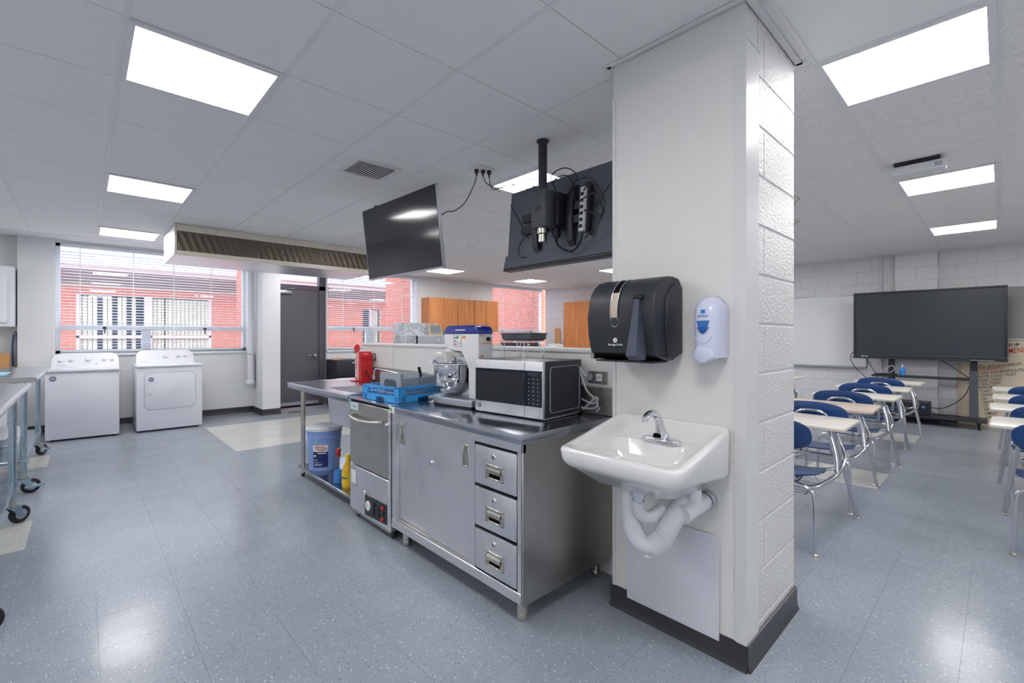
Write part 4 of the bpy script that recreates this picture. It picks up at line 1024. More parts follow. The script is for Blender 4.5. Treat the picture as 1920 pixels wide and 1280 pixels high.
for (a0_, a1_, zz, hh) in ((226, 256, .258, .008), (210, 220, .232, .014), (212, 224, .20, .005), (213, 230, .18, .004), (213, 242, .163, .004), (213, 238, .153, .004)):
    wrap(t, 'label_line', (1.618, 4.238), rad(zz), rad(zz+hh), zz, zz+hh, R(a0_), R(a1_), M['label'], .0025)
t = pail('plastic_pail', 'small pale pail with a red lid behind the bottles under the sink table', (1.86, 3.78), .105, .40, M['bucket_white'], M['red'], True)
part('band', B().lathe([(.108, .26), (.108, .33)], (1.86, 3.78, SH), n=30), M['pink'], t)
t = thing('spray_bottle', 'clear spray bottle of blue liquid with a red trigger under the sink table', 'spray bottle', (1.535, 3.72, SH))
c = (1.535, 3.72, SH)
part('bottle', B().lathe([(0, 0), (.036, 0), (.040, .01), (.038, .07), (.030, .12), (.024, .16), (.014, .19), (.013, .215), (0, .215)], c, n=20), M['clear'], t)
part('liquid', B().lathe([(0, .003), (.033, .003), (.037, .012), (.0355, .07), (.030, .105), (0, .105)], c, n=20), M['bluefluid'], t)
b = B(); b.cyl((c[0], c[1], SH+.212), (c[0], c[1], SH+.232), .016, n=14); b.prism([(-.045, .262), (-.03, .278), (.03, .278), (.038, .25), (.016, .232), (-.014, .232), (-.02, .25)], 'x', -.011, .011, .003, 1, M=Matrix.Translation(c) @ Matrix.Rotation(R(140), 4, 'Z')); b.prism([(-.03, .25), (-.045, .215), (-.035, .213), (-.018, .245)], 'x', -.006, .006, M=Matrix.Translation(c) @ Matrix.Rotation(R(140), 4, 'Z'))
part('trigger_head', b, M['red'], t)
t = thing('cleaner_bottle', 'bottle of yellow cleaner with a printed label beside the spray bottle', 'bottle', (1.545, 3.56, SH))
c = (1.545, 3.56, SH)
part('bottle', B().lathe([(0, 0), (.042, 0), (.046, .01), (.046, .13), (.036, .17), (.018, .20), (.016, .22), (0, .22)], c, n=22), M['amber'], t)
part('cap', B().lathe([(.018, .215), (.019, .25), (.012, .262), (0, .262)], c, n=16), M['yellow'], t)
part('label', B().lathe([(.0468, .025), (.0468, .125)], c, n=22), M['yellow'], t)
curved_text(t, 'label_print', 'Fabulo', .026, M['navy'], c[:2], .048, R(205), SH+.085)
t = thing('cleaner_jug', 'tall white jug with a black diamond mark behind the yellow cleaner', 'jug', (1.70, 3.60, SH))
c = (1.70, 3.60, SH)
part('bottle', B().box(c[0]-.06, c[0]+.06, c[1]-.06, c[1]+.06, SH, SH+.23, .02, 3), M['bucket_white'], t)
part('neck', B().cyl((c[0], c[1], SH+.228), (c[0], c[1], SH+.26), .02, n=14), M['black'], t)
part('diamond_mark', B().box(-.001, .001, -.025, .025, -.025, .025, M=Matrix.Translation((c[0]-.0605, c[1]+.02, SH+.17)) @ Matrix.Rotation(R(45), 4, 'X')), M['ink'], t)
# ---- blue dish rack and its load
t = thing('dish_rack', 'blue plastic dish rack with honeycomb sides on the counter above the dishwasher', 'dish rack', (1.488, 2.65, CT))
RPIV, RANG = (1.488, 2.65, CT), R(8)
rx0, rx1, ry0, ry1 = 1.488, 1.948, 2.65, 3.06; rz0, rz1 = CT+.001, CT+.102
b = B()
for (a, c2, d2, e) in ((rx0, rx0+.012, ry0, ry1), (rx1-.012, rx1, ry0, ry1)): 
    b.box(a, c2, d2+.02, d2+.155, rz0, rz0+.042); b.box(a, c2, e-.155, e-.02, rz0, rz0+.042); b.box(a, c2, d2+.155, e-.155, rz0+.028, rz0+.042); b.box(a, c2, d2, e, rz1-.012, rz1)
for (a, c2) in ((ry0, ry0+.012), (ry1-.012, ry1)):
    b.box(rx0+.02, rx0+.155, a, c2, rz0, rz0+.042); b.box(rx1-.155, rx1-.02, a, c2, rz0, rz0+.042); b.box(rx0+.155, rx1-.155, a, c2, rz0+.028, rz0+.042); b.box(rx0, rx1, a, c2, rz1-.012, rz1)
for (x, y) in ((rx0, ry0), (rx0, ry1), (rx1, ry0), (rx1, ry1)):
    xx = (x, x+.055) if x == rx0 else (x-.055, x); yy = (y, y+.055) if y == ry0 else (y-.055, y)
    b.box(xx[0], xx[1], y if y == ry0 else y-.012, y+.012 if y == ry0 else y, rz0, rz1, .003, 1); b.box(x if x == rx0 else x-.012, x+.012 if x == rx0 else x, yy[0], yy[1], rz0, rz1, .003, 1)
part('frame', b, M['blue_rack'], t)
def honey(o, u, ln):                            # open honeycomb band between base and rim
    bb = B(); u = Vector(u); r = .016; dz = r*1.5; dx = r*math.sqrt(3)
    for j in range(3):
        k = 0
        while True:
            cx = .045+dx*(k+(.5 if j % 2 else 0)); 
            if cx > ln-.045: break
            cz = .046+.006+dz*j*.86
            ring = [Vector(o)+u*(cx+r*math.cos(R(30+60*q)))+Vector((0, 0, cz+r*.95*math.sin(R(30+60*q)))) for q in range(6)]
            ring = [Vector((p.x, p.y, min(p.z, rz0+.092-rz0+o[2]))) for p in ring]
            bb.tube(ring, .0032, 4, closed=True); k += 1
    return bb
for (o, u, ln) in (((rx0+.005, ry0, rz0), (0, 1, 0), ry1-ry0), ((rx1-.005, ry0, rz0), (0, 1, 0), ry1-ry0), ((rx0, ry0+.005, rz0), (1, 0, 0), rx1-rx0), ((rx0, ry1-.005, rz0), (1, 0, 0), rx1-rx0)):
    part('honeycomb_side', honey(o, u, ln), M['blue_rack'], t)
b = B()
for k in range(12): b.box(rx0+.02+k*.04, rx0+.026+k*.04, ry0+.012, ry1-.012, rz0+.028, rz0+.036)
for k in range(12): b.box(rx0+.012, rx1-.012, ry0+.02+k*.04, ry0+.026+k*.04, rz0+.028, rz0+.036)
part('base_grid', b, M['blue_rack'], t); spin(t, RPIV, RANG)
t = thing('cutlery_caddy', 'grey plastic caddy with an arched hand opening standing in the blue rack', 'caddy', (1.60, 2.815, rz0+.037))
ca, cb, z0 = 2.70, 2.93, rz0+.038; cx_, cw_ = (ca+cb)/2, (cb-ca)/2
hole = [(cx_+.07, z0), (cx_+.07, z0+.07)]+[(cx_+.07-.035*(1-math.cos(R(15*k))), z0+.07+.035*math.sin(R(15*k))) for k in range(1, 7)]+[(cx_-.035-.035*math.sin(R(15*k)), z0+.105-.035*(1-math.cos(R(15*k)))) for k in range(0, 7)]+[(cx_-.07, z0)]
arch = [(ca, z0), (ca, z0+.148), (cb, z0+.148), (cb, z0)]+hole
part('end_wall', B().prism(arch, 'x', 1.54, 1.56), M['grey_plastic'], t)
part('inner_wall', B().box(1.69, 1.70, ca, cb, z0+.009, z0+.14), M['grey_plastic'], t)
part('side_wall', B().box(1.5605, 1.925, ca, ca+.012, z0, z0+.115), M['grey_plastic'], t); part('side_wall', B().box(1.5605, 1.925, cb-.012, cb, z0, z0+.115), M['grey_plastic'], t)
part('end_wall', B().box(1.913, 1.925, ca+.0125, cb-.0125, z0, z0+.115), M['grey_plastic'], t); part('tray_floor', B().box(1.5605, 1.9125, ca+.0125, cb-.0125, z0, z0+.008), M['grey_plastic'], t)
for xx in (1.715, 1.815): part('divider', B().box(xx, xx+.008, ca+.0125, cb-.0125, z0+.009, z0+.105), M['grey_plastic'], t)
spin(t, RPIV, RANG)
b = B().tube(sp([(1.765, 2.76, z0+.012), (1.76, 2.76, z0+.10), (1.745, 2.765, z0+.18)]), [.006]*4+[.011]*9, 8); b.tube([(1.765, 2.76, z0+.014), (1.80, 2.76, z0+.014)], .006, 6)
spin(single('kitchen_utensil', b, M['black'], 'black handled utensil sticking up out of the grey caddy', 'utensil'), RPIV, RANG)
for k, (x, y) in enumerate(((1.55, 2.99), (1.63, 2.995), (1.72, 2.985), (1.81, 2.995))):
    b = B().lathe([(0, 0), (.026, 0), (.032, .075), (.030, .074), (.024, .005), (0, .005)], (x, y, rz0+.037), n=18)
    spin(single('drinking_glass', b, M['clear'], 'small clear glass standing in the blue dish rack', 'glass', 'clear glasses in the blue dish rack'), RPIV, RANG)
# ---- red appliance on the sink table
t = thing('red_appliance', 'red and white upright countertop appliance with a round red disc on top', 'appliance', (2.0, 4.26, CT))
b = B().prism([(-.066, 0), (.072, 0), (.062, .12), (.048, .19), (.050, .215), (.060, .235), (.055, .265), (.035, .285), (-.055, .285), (-.064, .22)], 'x', -.06, .06, .006, 2, M=Matrix.Translation((2.005, 4.25, CT+.0005)) @ Matrix.Rotation(math.pi, 4, 'Z'))
part('body', b, M['red'], t)
wp = part('white_panel', B().box(1.9425, 1.946, 4.278, 4.310, CT+.012, CT+.262), M['label'], t)
part('white_stripe', B().box(1.9425, 1.946, 4.243, 4.258, CT+.006, CT+.282), M['label'], t)
for (ya, yb, za, zb) in ((4.288, 4.304, .20, .235), (4.284, 4.300, .115, .185), (4.296, 4.304, .065, .12), (4.284, 4.302, .015, .04)):
    part('red_mark', B().box(1.9415, 1.9426, ya, yb, CT+za, CT+zb, .0, 1), M['red'], wp)
qd = Vector((-.95, -.3, .1)).to_track_quat('Z', 'Y').to_matrix()
part('disc', B().lathe([(0, -.006), (.036, -.006), (.040, 0), (.036, .006), (0, .006)], (1.975, 4.338, CT+.315), n=24, M=qd), M['red'], t)
part('disc_arm', B().tube(sp([(1.99, 4.30, CT+.275), (1.985, 4.35, CT+.272), (1.98, 4.40, CT+.268), (1.98, 4.415, CT+.285)]), .004, 6), M['black'], t)
part('drip_tray', B().box(1.90, 1.943, 4.24, 4.335, CT+.0005, CT+.008, .003, 1), M['red'], t)
part('power_cord', B().tube(sp([(1.99, 4.182, CT+.10), (1.99, 4.13, CT+.06), (2.0, 4.08, CT+.008), (2.03, 4.05, CT+.01), (2.05, 4.08, CT+.02)]), .006, 6), M['black'], t)
# ---- mixer
MX, MYc = 1.775, 2.445
t = thing('stand_mixer', 'white planetary mixer with a royal blue top and a steel bowl beside the microwave', 'mixer', (MX, 2.36, CT))
ol = [(MX-.10, 2.135), (MX+.12, 2.135), (MX+.125, 2.42)]+[(MX+.125*math.cos(R(15*k)), 2.47+.135*math.sin(R(15*k))) for k in range(13)]+[(MX-.125, 2.42)]
part('base', B().prism(ol, 'z', CT+.012, CT+.052, .010, 3), M['silver'], t)
part('base_foot', B().prism([(MX+(p[0]-MX)*.95, 2.36+(p[1]-2.36)*.95) for p in ol], 'z', CT+.001, CT+.013), M['rubber'], t)
W_ = M['mixer_white'] = mat('mixer_white', (222, 222, 224), .3)
part('column', B().box(MX-.052, MX+.06, 2.132, 2.235, CT+.05, 1.24, .015, 3), W_, t)
hd = part('head', B().prism([(2.13, 1.10), (2.235, 1.10), (2.25, 1.17), (2.29, 1.215), (2.40, 1.215), (2.478, 1.225), (2.48, 1.315), (2.13, 1.315)], 'x', MX-.055, MX+.062, .010, 2), W_, t)
blu = [(2.127, 1.312), (2.485, 1.312), (2.48, 1.338), (2.455, 1.362), (2.42, 1.367), (2.19, 1.367), (2.15, 1.358), (2.130, 1.338)]
part('blue_cover', B().prism(blu, 'x', MX-.060, MX+.066, .012, 3), M['blue_deep'], t)
part('cover_stripe', B().box(MX-.0615, MX-.060, 2.25, 2.35, 1.335, 1.341), M['label'], t)
fx = MX-.0555
cp = part('control_plate', B().box(fx-.001, fx+.001, 2.295, 2.375, 1.235, 1.305), M['label'], hd)
b = B(); q = .0015
for e in ((2.295, 2.297, 1.235, 1.305), (2.373, 2.375, 1.235, 1.305), (2.295, 2.375, 1.235, 1.237), (2.295, 2.375, 1.303, 1.305)): b.box(fx-.002, fx-.0008, *e)
part('plate_border', b, M['ink'], cp)
part('start_button', B().box(fx-.004, fx-.001, 2.325, 2.343, 1.284, 1.30, .001, 1), M['green'], cp)
for k, (yy, zz, mm) in enumerate(((2.356, 1.268, 'ink'), (2.356, 1.249, 'ink'), (2.334, 1.266, 'pink'), (2.334, 1.249, 'pink'), (2.311, 1.256, 'orange'), (2.357, 1.29, 'ink'))): part('button', B().cyl((fx-.001, yy, zz), (fx-.004, yy, zz), .005, n=10), M[mm], cp)
wl = part('warning_label', B().box(fx-.001, fx+.001, 2.25, 2.284, 1.25, 1.30), M['label'], hd); part('warning_header', B().box(fx-.0018, fx-.001, 2.25, 2.284, 1.285, 1.30), M['orange'], wl)
part('speed_knob', B().cyl((MX+.02, 2.13, 1.283), (MX+.02, 2.116, 1.283), .0125, n=16), M['black'], hd)
part('orange_sticker', B().box(MX-.045, MX-.015, 2.128, 2.131, 1.298, 1.305), M['orange'], hd); part('orange_sticker', B().box(MX-.03, MX+.045, 2.128, 2.131, 1.252, 1.258), M['orange'], hd)
b = B().tube([(MX-.03+.013*math.cos(R(30*k)), 2.129, 1.175+.013*math.sin(R(30*k))) for k in range(12)], .0015, 4, closed=True); b.tube([(MX-.039, 2.129, 1.166), (MX-.021, 2.129, 1.184)], .0015, 4); part('prohibition_mark', b, M['ink_red'], hd)
part('agitator_shaft', B().cyl((MX, MYc, 1.215), (MX, MYc, 1.12), .013, n=12), M['chrome'], t)
part('drive_hub', B().lathe([(.05, 1.19), (.056, 1.20), (.056, 1.218)], (MX, MYc, 0), n=24), W_, t)
cr = M['guard_cream'] = mat('guard_cream', (226, 224, 214), .35)
gd = part('guard_ring', B().lathe([(.105, 1.168), (.118, 1.17), (.120, 1.192), (.112, 1.196), (.105, 1.19)], (MX, MYc, 0), n=32), cr, t)
part('splash_guard', B().lathe([(.118, 1.175), (.160, 1.125), (.158, 1.123), (.115, 1.172)], (MX, MYc, 0), n=36), M['clear'], gd)
part('guard_rim', B().tube([(MX+.160*math.cos(R(10*k)), MYc+.160*math.sin(R(10*k)), 1.124) for k in range(36)], .0028, 5, closed=True), M['white_plastic'], gd)
ch = B().loft([[(MX-.150+.05*a, 2.325+.05*c_, 1.205) for a, c_ in ((0, 0), (1, 0), (1, 1), (0, 1))], [(MX-.125+.025*a, 2.345+.03*c_, 1.14) for a, c_ in ((0, 0), (1, 0), (1, 1), (0, 1))]])
part('feed_chute', ch, cr, gd)
bw = [(0, .012), (.05, .012), (.085, .03), (.115, .07), (.130, .12), (.134, .20), (.139, .203), (.139, .209), (.131, .209), (.127, .12), (.112, .073), (.083, .034), (0, .017)]
bl = part('bowl', B().lathe([(r, z+CT+.045) for r, z in bw], (MX, MYc, 0), n=40), M['chrome_bowl'] if 'chrome_bowl' in M else M['chrome'], t)
b = B(); b.tube(sp([(MX-.04, 2.572, 1.115), (MX-.065, 2.585, 1.14), (MX-.09, 2.565, 1.14), (MX-.10, 2.54, 1.115)]), .005, 6); part('bowl_handle', b, M['chrome'], bl)
for s_ in (-1, 1):
    b = B(); b.box(MX+s_*.135-.012, MX+s_*.135+.012, 2.22, 2.44, 1.02, 1.045, .004, 1); b.cyl((MX+s_*.138, 2.425, 1.005), (MX+s_*.138, 2.425, 1.065), .012, n=10)
    part('bowl_yoke', b, M['chrome'], t)
part('yoke_clamp', B().box(MX-.172, MX-.145, 2.37, 2.40, .99, 1.03, .003, 1), M['chrome'], t)
b = B()
for k in range(5):                              # wire whisk lying in the bowl
    a = R(36*k); w_ = [(0, 0), (.012, .03), (.042, .10), (.035, .16), (0, .185)]
    pts = [(w*math.cos(a), w*math.sin(a), z) for w, z in w_]+[(-w*math.cos(a), -w*math.sin(a), z) for w, z in w_[::-1][1:]]
    Mw = Matrix.Translation((MX-.01, 2.52, 1.085)) @ Matrix.Rotation(R(80), 4, 'X') @ Matrix.Rotation(R(20), 4, 'Z')
    b.tube([Mw @ p for p in sp(pts, 4)], .0018, 4)
single('wire_whisk', b, M['chrome'], 'wire whisk attachment lying across the mixer bowl', 'whisk')
# ---- microwave
ang = math.atan2(.05, .488)
t = thing('microwave_oven', 'black and stainless microwave oven at the end of the steel counter', 'microwave', (1.708, 1.588, CT), R(90)+ang)
# local axes: +x runs left along the front, -y is the depth (towards the half wall)
mw, mdp, mh = .490, .355, .292; z0 = .012
part('case', B().box(0, mw, -mdp, -.012, z0, z0+mh-.002, .006, 2), M['black_soft'], t, local=True)
part('top_skin', B().box(-.001, mw+.001, -mdp-.001, -.010, z0+mh-.004, z0+mh, .002, 1), M['black'], t, local=True)
fr = part('front_frame', B().box(0, mw, -.014, .004, z0, z0+mh, .003, 2), M['steel'], t, local=True)
part('door_glass', B().box(.1225, mw-.004, .002, .0065, z0+.058, z0+mh-.048, .002, 1), M['glassdark'], fr, local=True)
part('keypad', B().box(.006, .1195, .002, .0065, z0+.058, z0+mh-.048, .002, 1), M['glassdark'], fr, local=True)
part('door_seam', B().box(.1200, .1220, .003, .0048, z0+.002, z0+mh-.002), M['dark'], fr, local=True)
dw = B()
for r_ in range(7):
    for c_ in range(3): dw.box(.028+c_*.030, .036+c_*.030, .0064, .0068, z0+.072+r_*.021, z0+.077+r_*.021)
part('key_print', dw, mat('key_blue', (110, 134, 160), .5), fr, local=True)
part('display', B().box(.03, .10, .0064, .0069, z0+.218, z0+.236), M['darkroom'], fr, local=True)
b = B()
for e in ((.022, .102, z0+.012, z0+.0135), (.022, .102, z0+.0455, z0+.047), (.022, .0235, z0+.012, z0+.047), (.1005, .102, z0+.012, z0+.047)): b.box(e[0], e[1], .0035, .0048, e[2], e[3])
part('open_button', b, M['silver'], fr, local=True)
b = B().lathe([(.0115, 0), (.0115, .0012), (.0095, .0012), (.0095, 0)], (mw-.035, .0038, z0+.03), n=20, M=Matrix.Rotation(-math.pi/2, 3, 'X')); part('round_badge', b, M['ink'], fr, local=True)
FL = Matrix(((-1, 0, 0), (0, 0, 1), (0, 1, 0)))
text('badge_letters', 'GE', .011, M['ink'], fr, (mw-.035, .0042, z0+.03), FL, local=True)
b = B(); rr_ = []
for (cy, cz, a0) in ((-.07, z0+mh-.05, 0), (-mdp+.05, z0+mh-.05, 90), (-mdp+.05, z0+.045, 180), (-.07, z0+.045, 270)):
    for k in range(5): a = R(a0+22.5*k); rr_.append((cy+.02*math.cos(a), cz+.02*math.sin(a)))
b.prism(rr_, 'x', -.004, .002, .002, 1); part('side_panel', b, M['black_soft'], t, local=True)
b = B().tube([(-.0045, p[0], p[1]) for p in rr_], .0022, 5, closed=True); part('panel_bead', b, M['silver'], t, local=True)
for (fx_, fy_) in ((.04, -.04), (mw-.04, -.04), (.04, -mdp+.04), (mw-.04, -mdp+.04)): part('foot', B().cyl((fx_, fy_, .0005), (fx_, fy_, .014), .014, n=12), M['black'], t, local=True)
part('base_plate', B().box(.0, mw, -mdp+.02, -.012, .006, .0125), M['silver'], t, local=True)
# microwave cord and plug
b = B(); b.tube(sp([(2.085, 1.585, 1.075), (2.055, 1.60, 1.085), (2.045, 1.63, 1.13), (2.05, 1.62, 1.09), (2.05, 1.58, 1.0), (2.055, 1.525, .955), (2.05, 1.505, .93), (2.055, 1.53, .905), (2.065, 1.60, .895), (2.07, 1.66, .90)]), .0055, 7)
b.tube(sp([(2.07, 1.62, .885), (2.055, 1.56, .93), (2.05, 1.52, .965), (2.045, 1.50, .955), (2.05, 1.54, .93), (2.06, 1.62, .945)]), .0055, 7)
b.tube(sp([(2.05, 1.515, .93), (2.05, 1.50, .91), (2.05, 1.515, .888), (2.05, 1.495, .90), (2.05, 1.49, .915)]), .003, 6)
pc_ = part('power_cord', b, M['cable_white'], t); part('plug', B().box(2.062, HW-.0145, 1.56, 1.595, 1.052, 1.090, .008, 2), M['grey_plastic'], pc_)
MT = CT+z0+mh+.0005
# wire stand and roasting pan on the microwave
t = thing('wire_stand', 'small chrome wire stand on top of the microwave', 'stand', (1.835, 1.87, MT))
sx0, sx1, sy0, sy1 = 1.77, 1.90, 1.76, 1.985; zt = MT+.104
b = B().tube([(sx0, sy0, zt), (sx1, sy0, zt), (sx1, sy1, zt), (sx0, sy1, zt)], .003, 6, closed=True)
for k in range(1, 6): b.tube([(sx0, sy0+(sy1-sy0)*k/6, zt), (sx1, sy0+(sy1-sy0)*k/6, zt)], .002, 5)
part('shelf_wires', b, M['chrome'], t)
for (yy, dy) in ((sy0, .022), (sy1, -.022)):
    for xx in (sx0, sx1): part('leg', B().tube([(xx, yy, zt), (xx, yy+dy*.3, MT+.003), (xx, yy+dy*1.2, MT+.003), (xx, yy+dy*1.5, zt)], .0026, 6), M['chrome'], t)
def rrect(cx, cy, wx, wy, r):
    o = []
    for (sx, sy, a0) in ((1, 1, 0), (-1, 1, 90), (-1, -1, 180), (1, -1, 270)):
        for k in range(6): a = R(a0+18*k); o.append((cx+sx*(wx-r)+r*math.cos(a), cy+sy*(wy-r)+r*math.sin(a)))
    return o
pz = zt+.0035; L_ = lambda w1, w2, z: [(p[0], p[1], z) for p in rrect(1.84, 1.865, w1*.70, w2*.73, .032)]
b = B().loft([L_(.10, .145, pz), L_(.112, .16, pz+.006), L_(.116, .166, pz+.036), L_(.122, .172, pz+.038), L_(.122, .172, pz+.041), L_(.114, .164, pz+.040), L_(.108, .156, pz+.010), L_(.095, .14, pz+.006)])
single('roasting_pan', b, mat('pan_dark', (96, 98, 104), .3, metal=.7), 'dark oblong roasting pan on the wire stand above the microwave', 'pan')
# ================================================================== ON THE PILLAR
t = thing('wall_sink', 'white porcelain wall hung hand sink on the pillar', 'sink', (1.65, .98, .70))
sx0, sx1, yc = 1.415, PX-.0055, .985
def loop(n, x0, x1, hy, r, zf, fr_=None):
    """rounded rectangle in plan, z from a function of x"""
    o = []
    for (cx, cy, a0) in ((x1-r, yc+hy-r, 0), (x0+r, yc+hy-r, 90), (x0+r, yc-hy+r, 180), (x1-r, yc-hy+r, 270)):
        for k in range(n): a = R(a0+90*k/(n-1)); o.append((cx+r*math.cos(a), cy+r*math.sin(a)))
    return [(x, y, zf(x, y)) for x, y in o]
def rim(x, y): return .852+.090*max(0, (x-1.50)/(sx1-1.50))**1.25
def lowr(x, y): return .792-.035*(1-abs((y-yc)/.27)**2)-.05*max(0, (x-1.5)/.4)
N_ = 7
hyw = .262
prof = [loop(N_, 1.60, sx1, .12, .05, lambda x, y: .700), loop(N_, 1.52, sx1, .185, .07, lambda x, y: .712), loop(N_, 1.45, sx1, .235, .05, lambda x, y: lowr(x, y)-.006),
        loop(N_, 1.428, sx1, .250, .045, lambda x, y: lowr(x, y)+.004), loop(N_, 1.418, sx1, .258, .045, lambda x, y: lowr(x, y)+.020), loop(N_, 1.415, sx1, hyw, .045, lambda x, y: rim(x, y)-.012), loop(N_, 1.420, sx1, hyw-.005, .043, lambda x, y: rim(x, y)-.002),
        loop(N_, 1.430, sx1-.004, hyw-.014, .04, lambda x, y: rim(x, y)), loop(N_, 1.452, sx1-.030, hyw-.034, .05, lambda x, y: rim(x, y)-.001), loop(N_, 1.462, sx1-.042, hyw-.044, .055, lambda x, y: min(rim(x, y)-.010, .850+.036*max(0, min(1, (x-1.50)/.22)))),
        loop(N_, 1.474, sx1-.054, hyw-.056, .06, lambda x, y: .836+.038*max(0, min(1, (x-1.50)/.22))), loop(N_, 1.490, sx1-.160, hyw-.072, .09, lambda x, y: .832+.034*max(0, min(1, (x-1.50)/.22))), loop(N_, 1.505, sx1-.178, hyw-.088, .085, lambda x, y: .808), loop(N_, 1.535, sx1-.20, .12, .06, lambda x, y: .755), loop(N_, 1.575, sx1-.225, .05, .03, lambda x, y: .7355)]
part('basin', B().loft(prof), M['porcelain'], t, ang=60)
part('drain_ring', B().cyl((1.61, yc, .7355), (1.61, yc, .739), .028, n=20), M['chrome'], t)
f = part('faucet_plate', B().prism([(PX-.15+.026*math.cos(R(a))*1.0+(0), yc-.035+(.058 if 0 < a < 180 else -.058)*1+.026*math.sin(R(a))) for a in range(0, 360, 15)], 'z', .866, .884, .005, 2), M['chrome'], t)
fy = yc-.035
loops = []
for (x, z, ry, rx) in ((PX-.150, .858, .050, .026), (PX-.152, .868, .036, .024), (PX-.156, .888, .022, .022), (PX-.165, .918, .017, .020), (PX-.180, .948, .016, .017), (PX-.205, .968, .015, .015), (PX-.235, .974, .014, .013), (PX-.262, .968, .014, .012), (PX-.276, .958, .013, .011)):
    loops.append((x, z+.022, ry, rx))
L2 = []
for i, (x, z, ry, rx) in enumerate(loops):
    a = loops[max(i-1, 0)]; c = loops[min(i+1, len(loops)-1)]; tv = Vector((c[0]-a[0], 0, c[1]-a[1])).normalized(); nv = Vector((tv.z, 0, -tv.x))
    L2.append([Vector((x, fy, z))+nv*rx*math.cos(2*math.pi*k/16)+Vector((0, 1, 0))*ry*math.sin(2*math.pi*k/16) for k in range(16)])
sp_ = part('faucet_spout', B().loft(L2), M['chrome'], t, ang=60)
part('aerator', B().cyl((PX-.272, fy, .984), (PX-.276, fy, .965), .0115, n=14), M['chrome'], sp_)
part('sensor_window', B().box(PX-.184, PX-.170, fy+.006-.018, fy+.006+.016, .888, .906, .006, 2), M['dark'], sp_)
# plumbing below
pt = thing('sink_trap', 'white padded drain trap and pipes below the hand sink', 'pipe', (1.70, .96, .44))
part('tailpiece', B().cyl((1.61, yc, .70), (1.61, yc, .645), .022, n=16), M['chrome'], pt)
part('tail_nut', B().cyl((1.61, yc, .690), (1.61, yc, .668), .029, n=12), M['chrome'], pt)
part('trap_inlet', B().tube(sp([(1.63, 1.035, .69), (1.63, 1.035, .62), (1.63, 1.025, .54), (1.635, 1.0, .485), (1.65, .96, .467), (1.67, .925, .49), (1.685, .905, .53)], 6), [.036]*13+[.038]*24, 14), M['white_pvc'], pt)
part('trap_outlet', B().tube(sp([(1.672, .925, .485), (1.70, .90, .55), (1.735, .885, .60), (1.79, .88, .625), (1.83, .88, .63)], 6), .040, 14), M['white_pvc'], pt)
part('trap_joint', B().tube([(1.655, .952, .468), (1.668, .928, .487), (1.677, .916, .507)], .044, 14), M['white_pvc'], pt)
part('trap_cap', B().cyl((1.648, .965, .425), (1.648, .965, .45), .022, n=12), M['white_pvc'], pt)
part('inner_pipe', B().tube(sp([(1.61, yc, .65), (1.62, yc, .60), (1.66, .965, .575), (1.72, .94, .60)], 5), .026, 12), M['white_pvc'], pt)
b = B(); b.cyl((PX-.005, .88, .63), (PX-.030, .88, .63), .052, .046, n=24); part('escutcheon', b, M['chrome'], pt)
part('chrome_bend', B().tube(sp([(PX-.01, .90, .635), (1.82, .905, .65), (1.78, .925, .655), (1.72, .96, .65), (1.70, .98, .665), (1.70, .98, .70)], 5), .013, 10), M['chrome'], pt)
b = B(); b.tube(sp([(PX-.02, .832, .625), (1.80, .838, .618), (1.755, .85, .605), (1.73, .855, .600)], 5), .034, 14); b.cyl((1.79, .842, .62), (1.79, .842, .69), .028, n=14); b.cyl((1.73, .855, .600), (1.718, .857, .598), .037, n=16)
part('valve_cover', b, M['white_pvc'], pt)
b = B().cyl((PX-.005, .826, .628), (PX-.018, .826, .628), .040, n=22); part('valve_escutcheon', b, M['chrome'], pt)
b = B().box(PX-.0095, PX-.005, .776, 1.205, .072, .492, .002, 1)
t = thing('splash_board', 'thin white plastic board fixed to the pillar below the hand sink', 'board', (PX, .99, .07))
part('board', b, M['soapwhite2'] if 'soapwhite2' in M else mat('board_white', (216, 217, 226), .3), t)
b = B()
for e in ((.81, 1.17, .105, .1065), (.81, .8115, .105, .30)): b.box(PX-.0099, PX-.0095, *e)
part('score_line', b, M['trimwhite'], t)
# ---- paper towel dispenser
t = thing('towel_dispenser', 'black paper towel dispenser with a lever on the pillar', 'towel dispenser', (1.76, 1.1, 1.2))
WX = PX-.0055; ty0, ty1 = .938, 1.262
pr = [(WX, 1.222), (1.80, 1.200), (1.775, 1.196), (1.668, 1.222), (1.652, 1.30), (1.645, 1.385), (1.650, 1.44), (1.664, 1.482), (1.69, 1.515), (1.725, 1.537), (1.765, 1.548), (1.81, 1.551), (1.855, 1.546), (WX, 1.528)]
part('cover', B().prism(pr, 'y', ty0, ty1, .010, 3), M['black_soft'], t)
part('side_cheek', B().prism([(WX-.004, 1.228), (1.80, 1.206), (1.75, 1.212), (1.735, 1.30), (1.73, 1.40), (1.742, 1.46), (1.77, 1.50), (1.81, 1.522), (1.85, 1.522), (WX-.004, 1.505)], 'y', ty0-.008, ty0+.004, .004, 2), M['black_soft'], t)
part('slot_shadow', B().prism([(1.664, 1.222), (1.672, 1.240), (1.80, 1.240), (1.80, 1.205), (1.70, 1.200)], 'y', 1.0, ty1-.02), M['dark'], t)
part('tear_bar', B().box(1.672, 1.79, .955, 1.235, 1.190, 1.1975), M['black'], t)
part('chute_corner', B().prism([(1.662, 1.20), (1.66, 1.225), (1.69, 1.225), (1.69, 1.198)], 'y', ty1-.022, ty1-.004), M['steel_dark'], t)
cv = [(1.652, 1.362), (1.645, 1.39), (1.650, 1.44), (1.664, 1.482), (1.69, 1.515), (1.725, 1.537), (1.745, 1.543)]
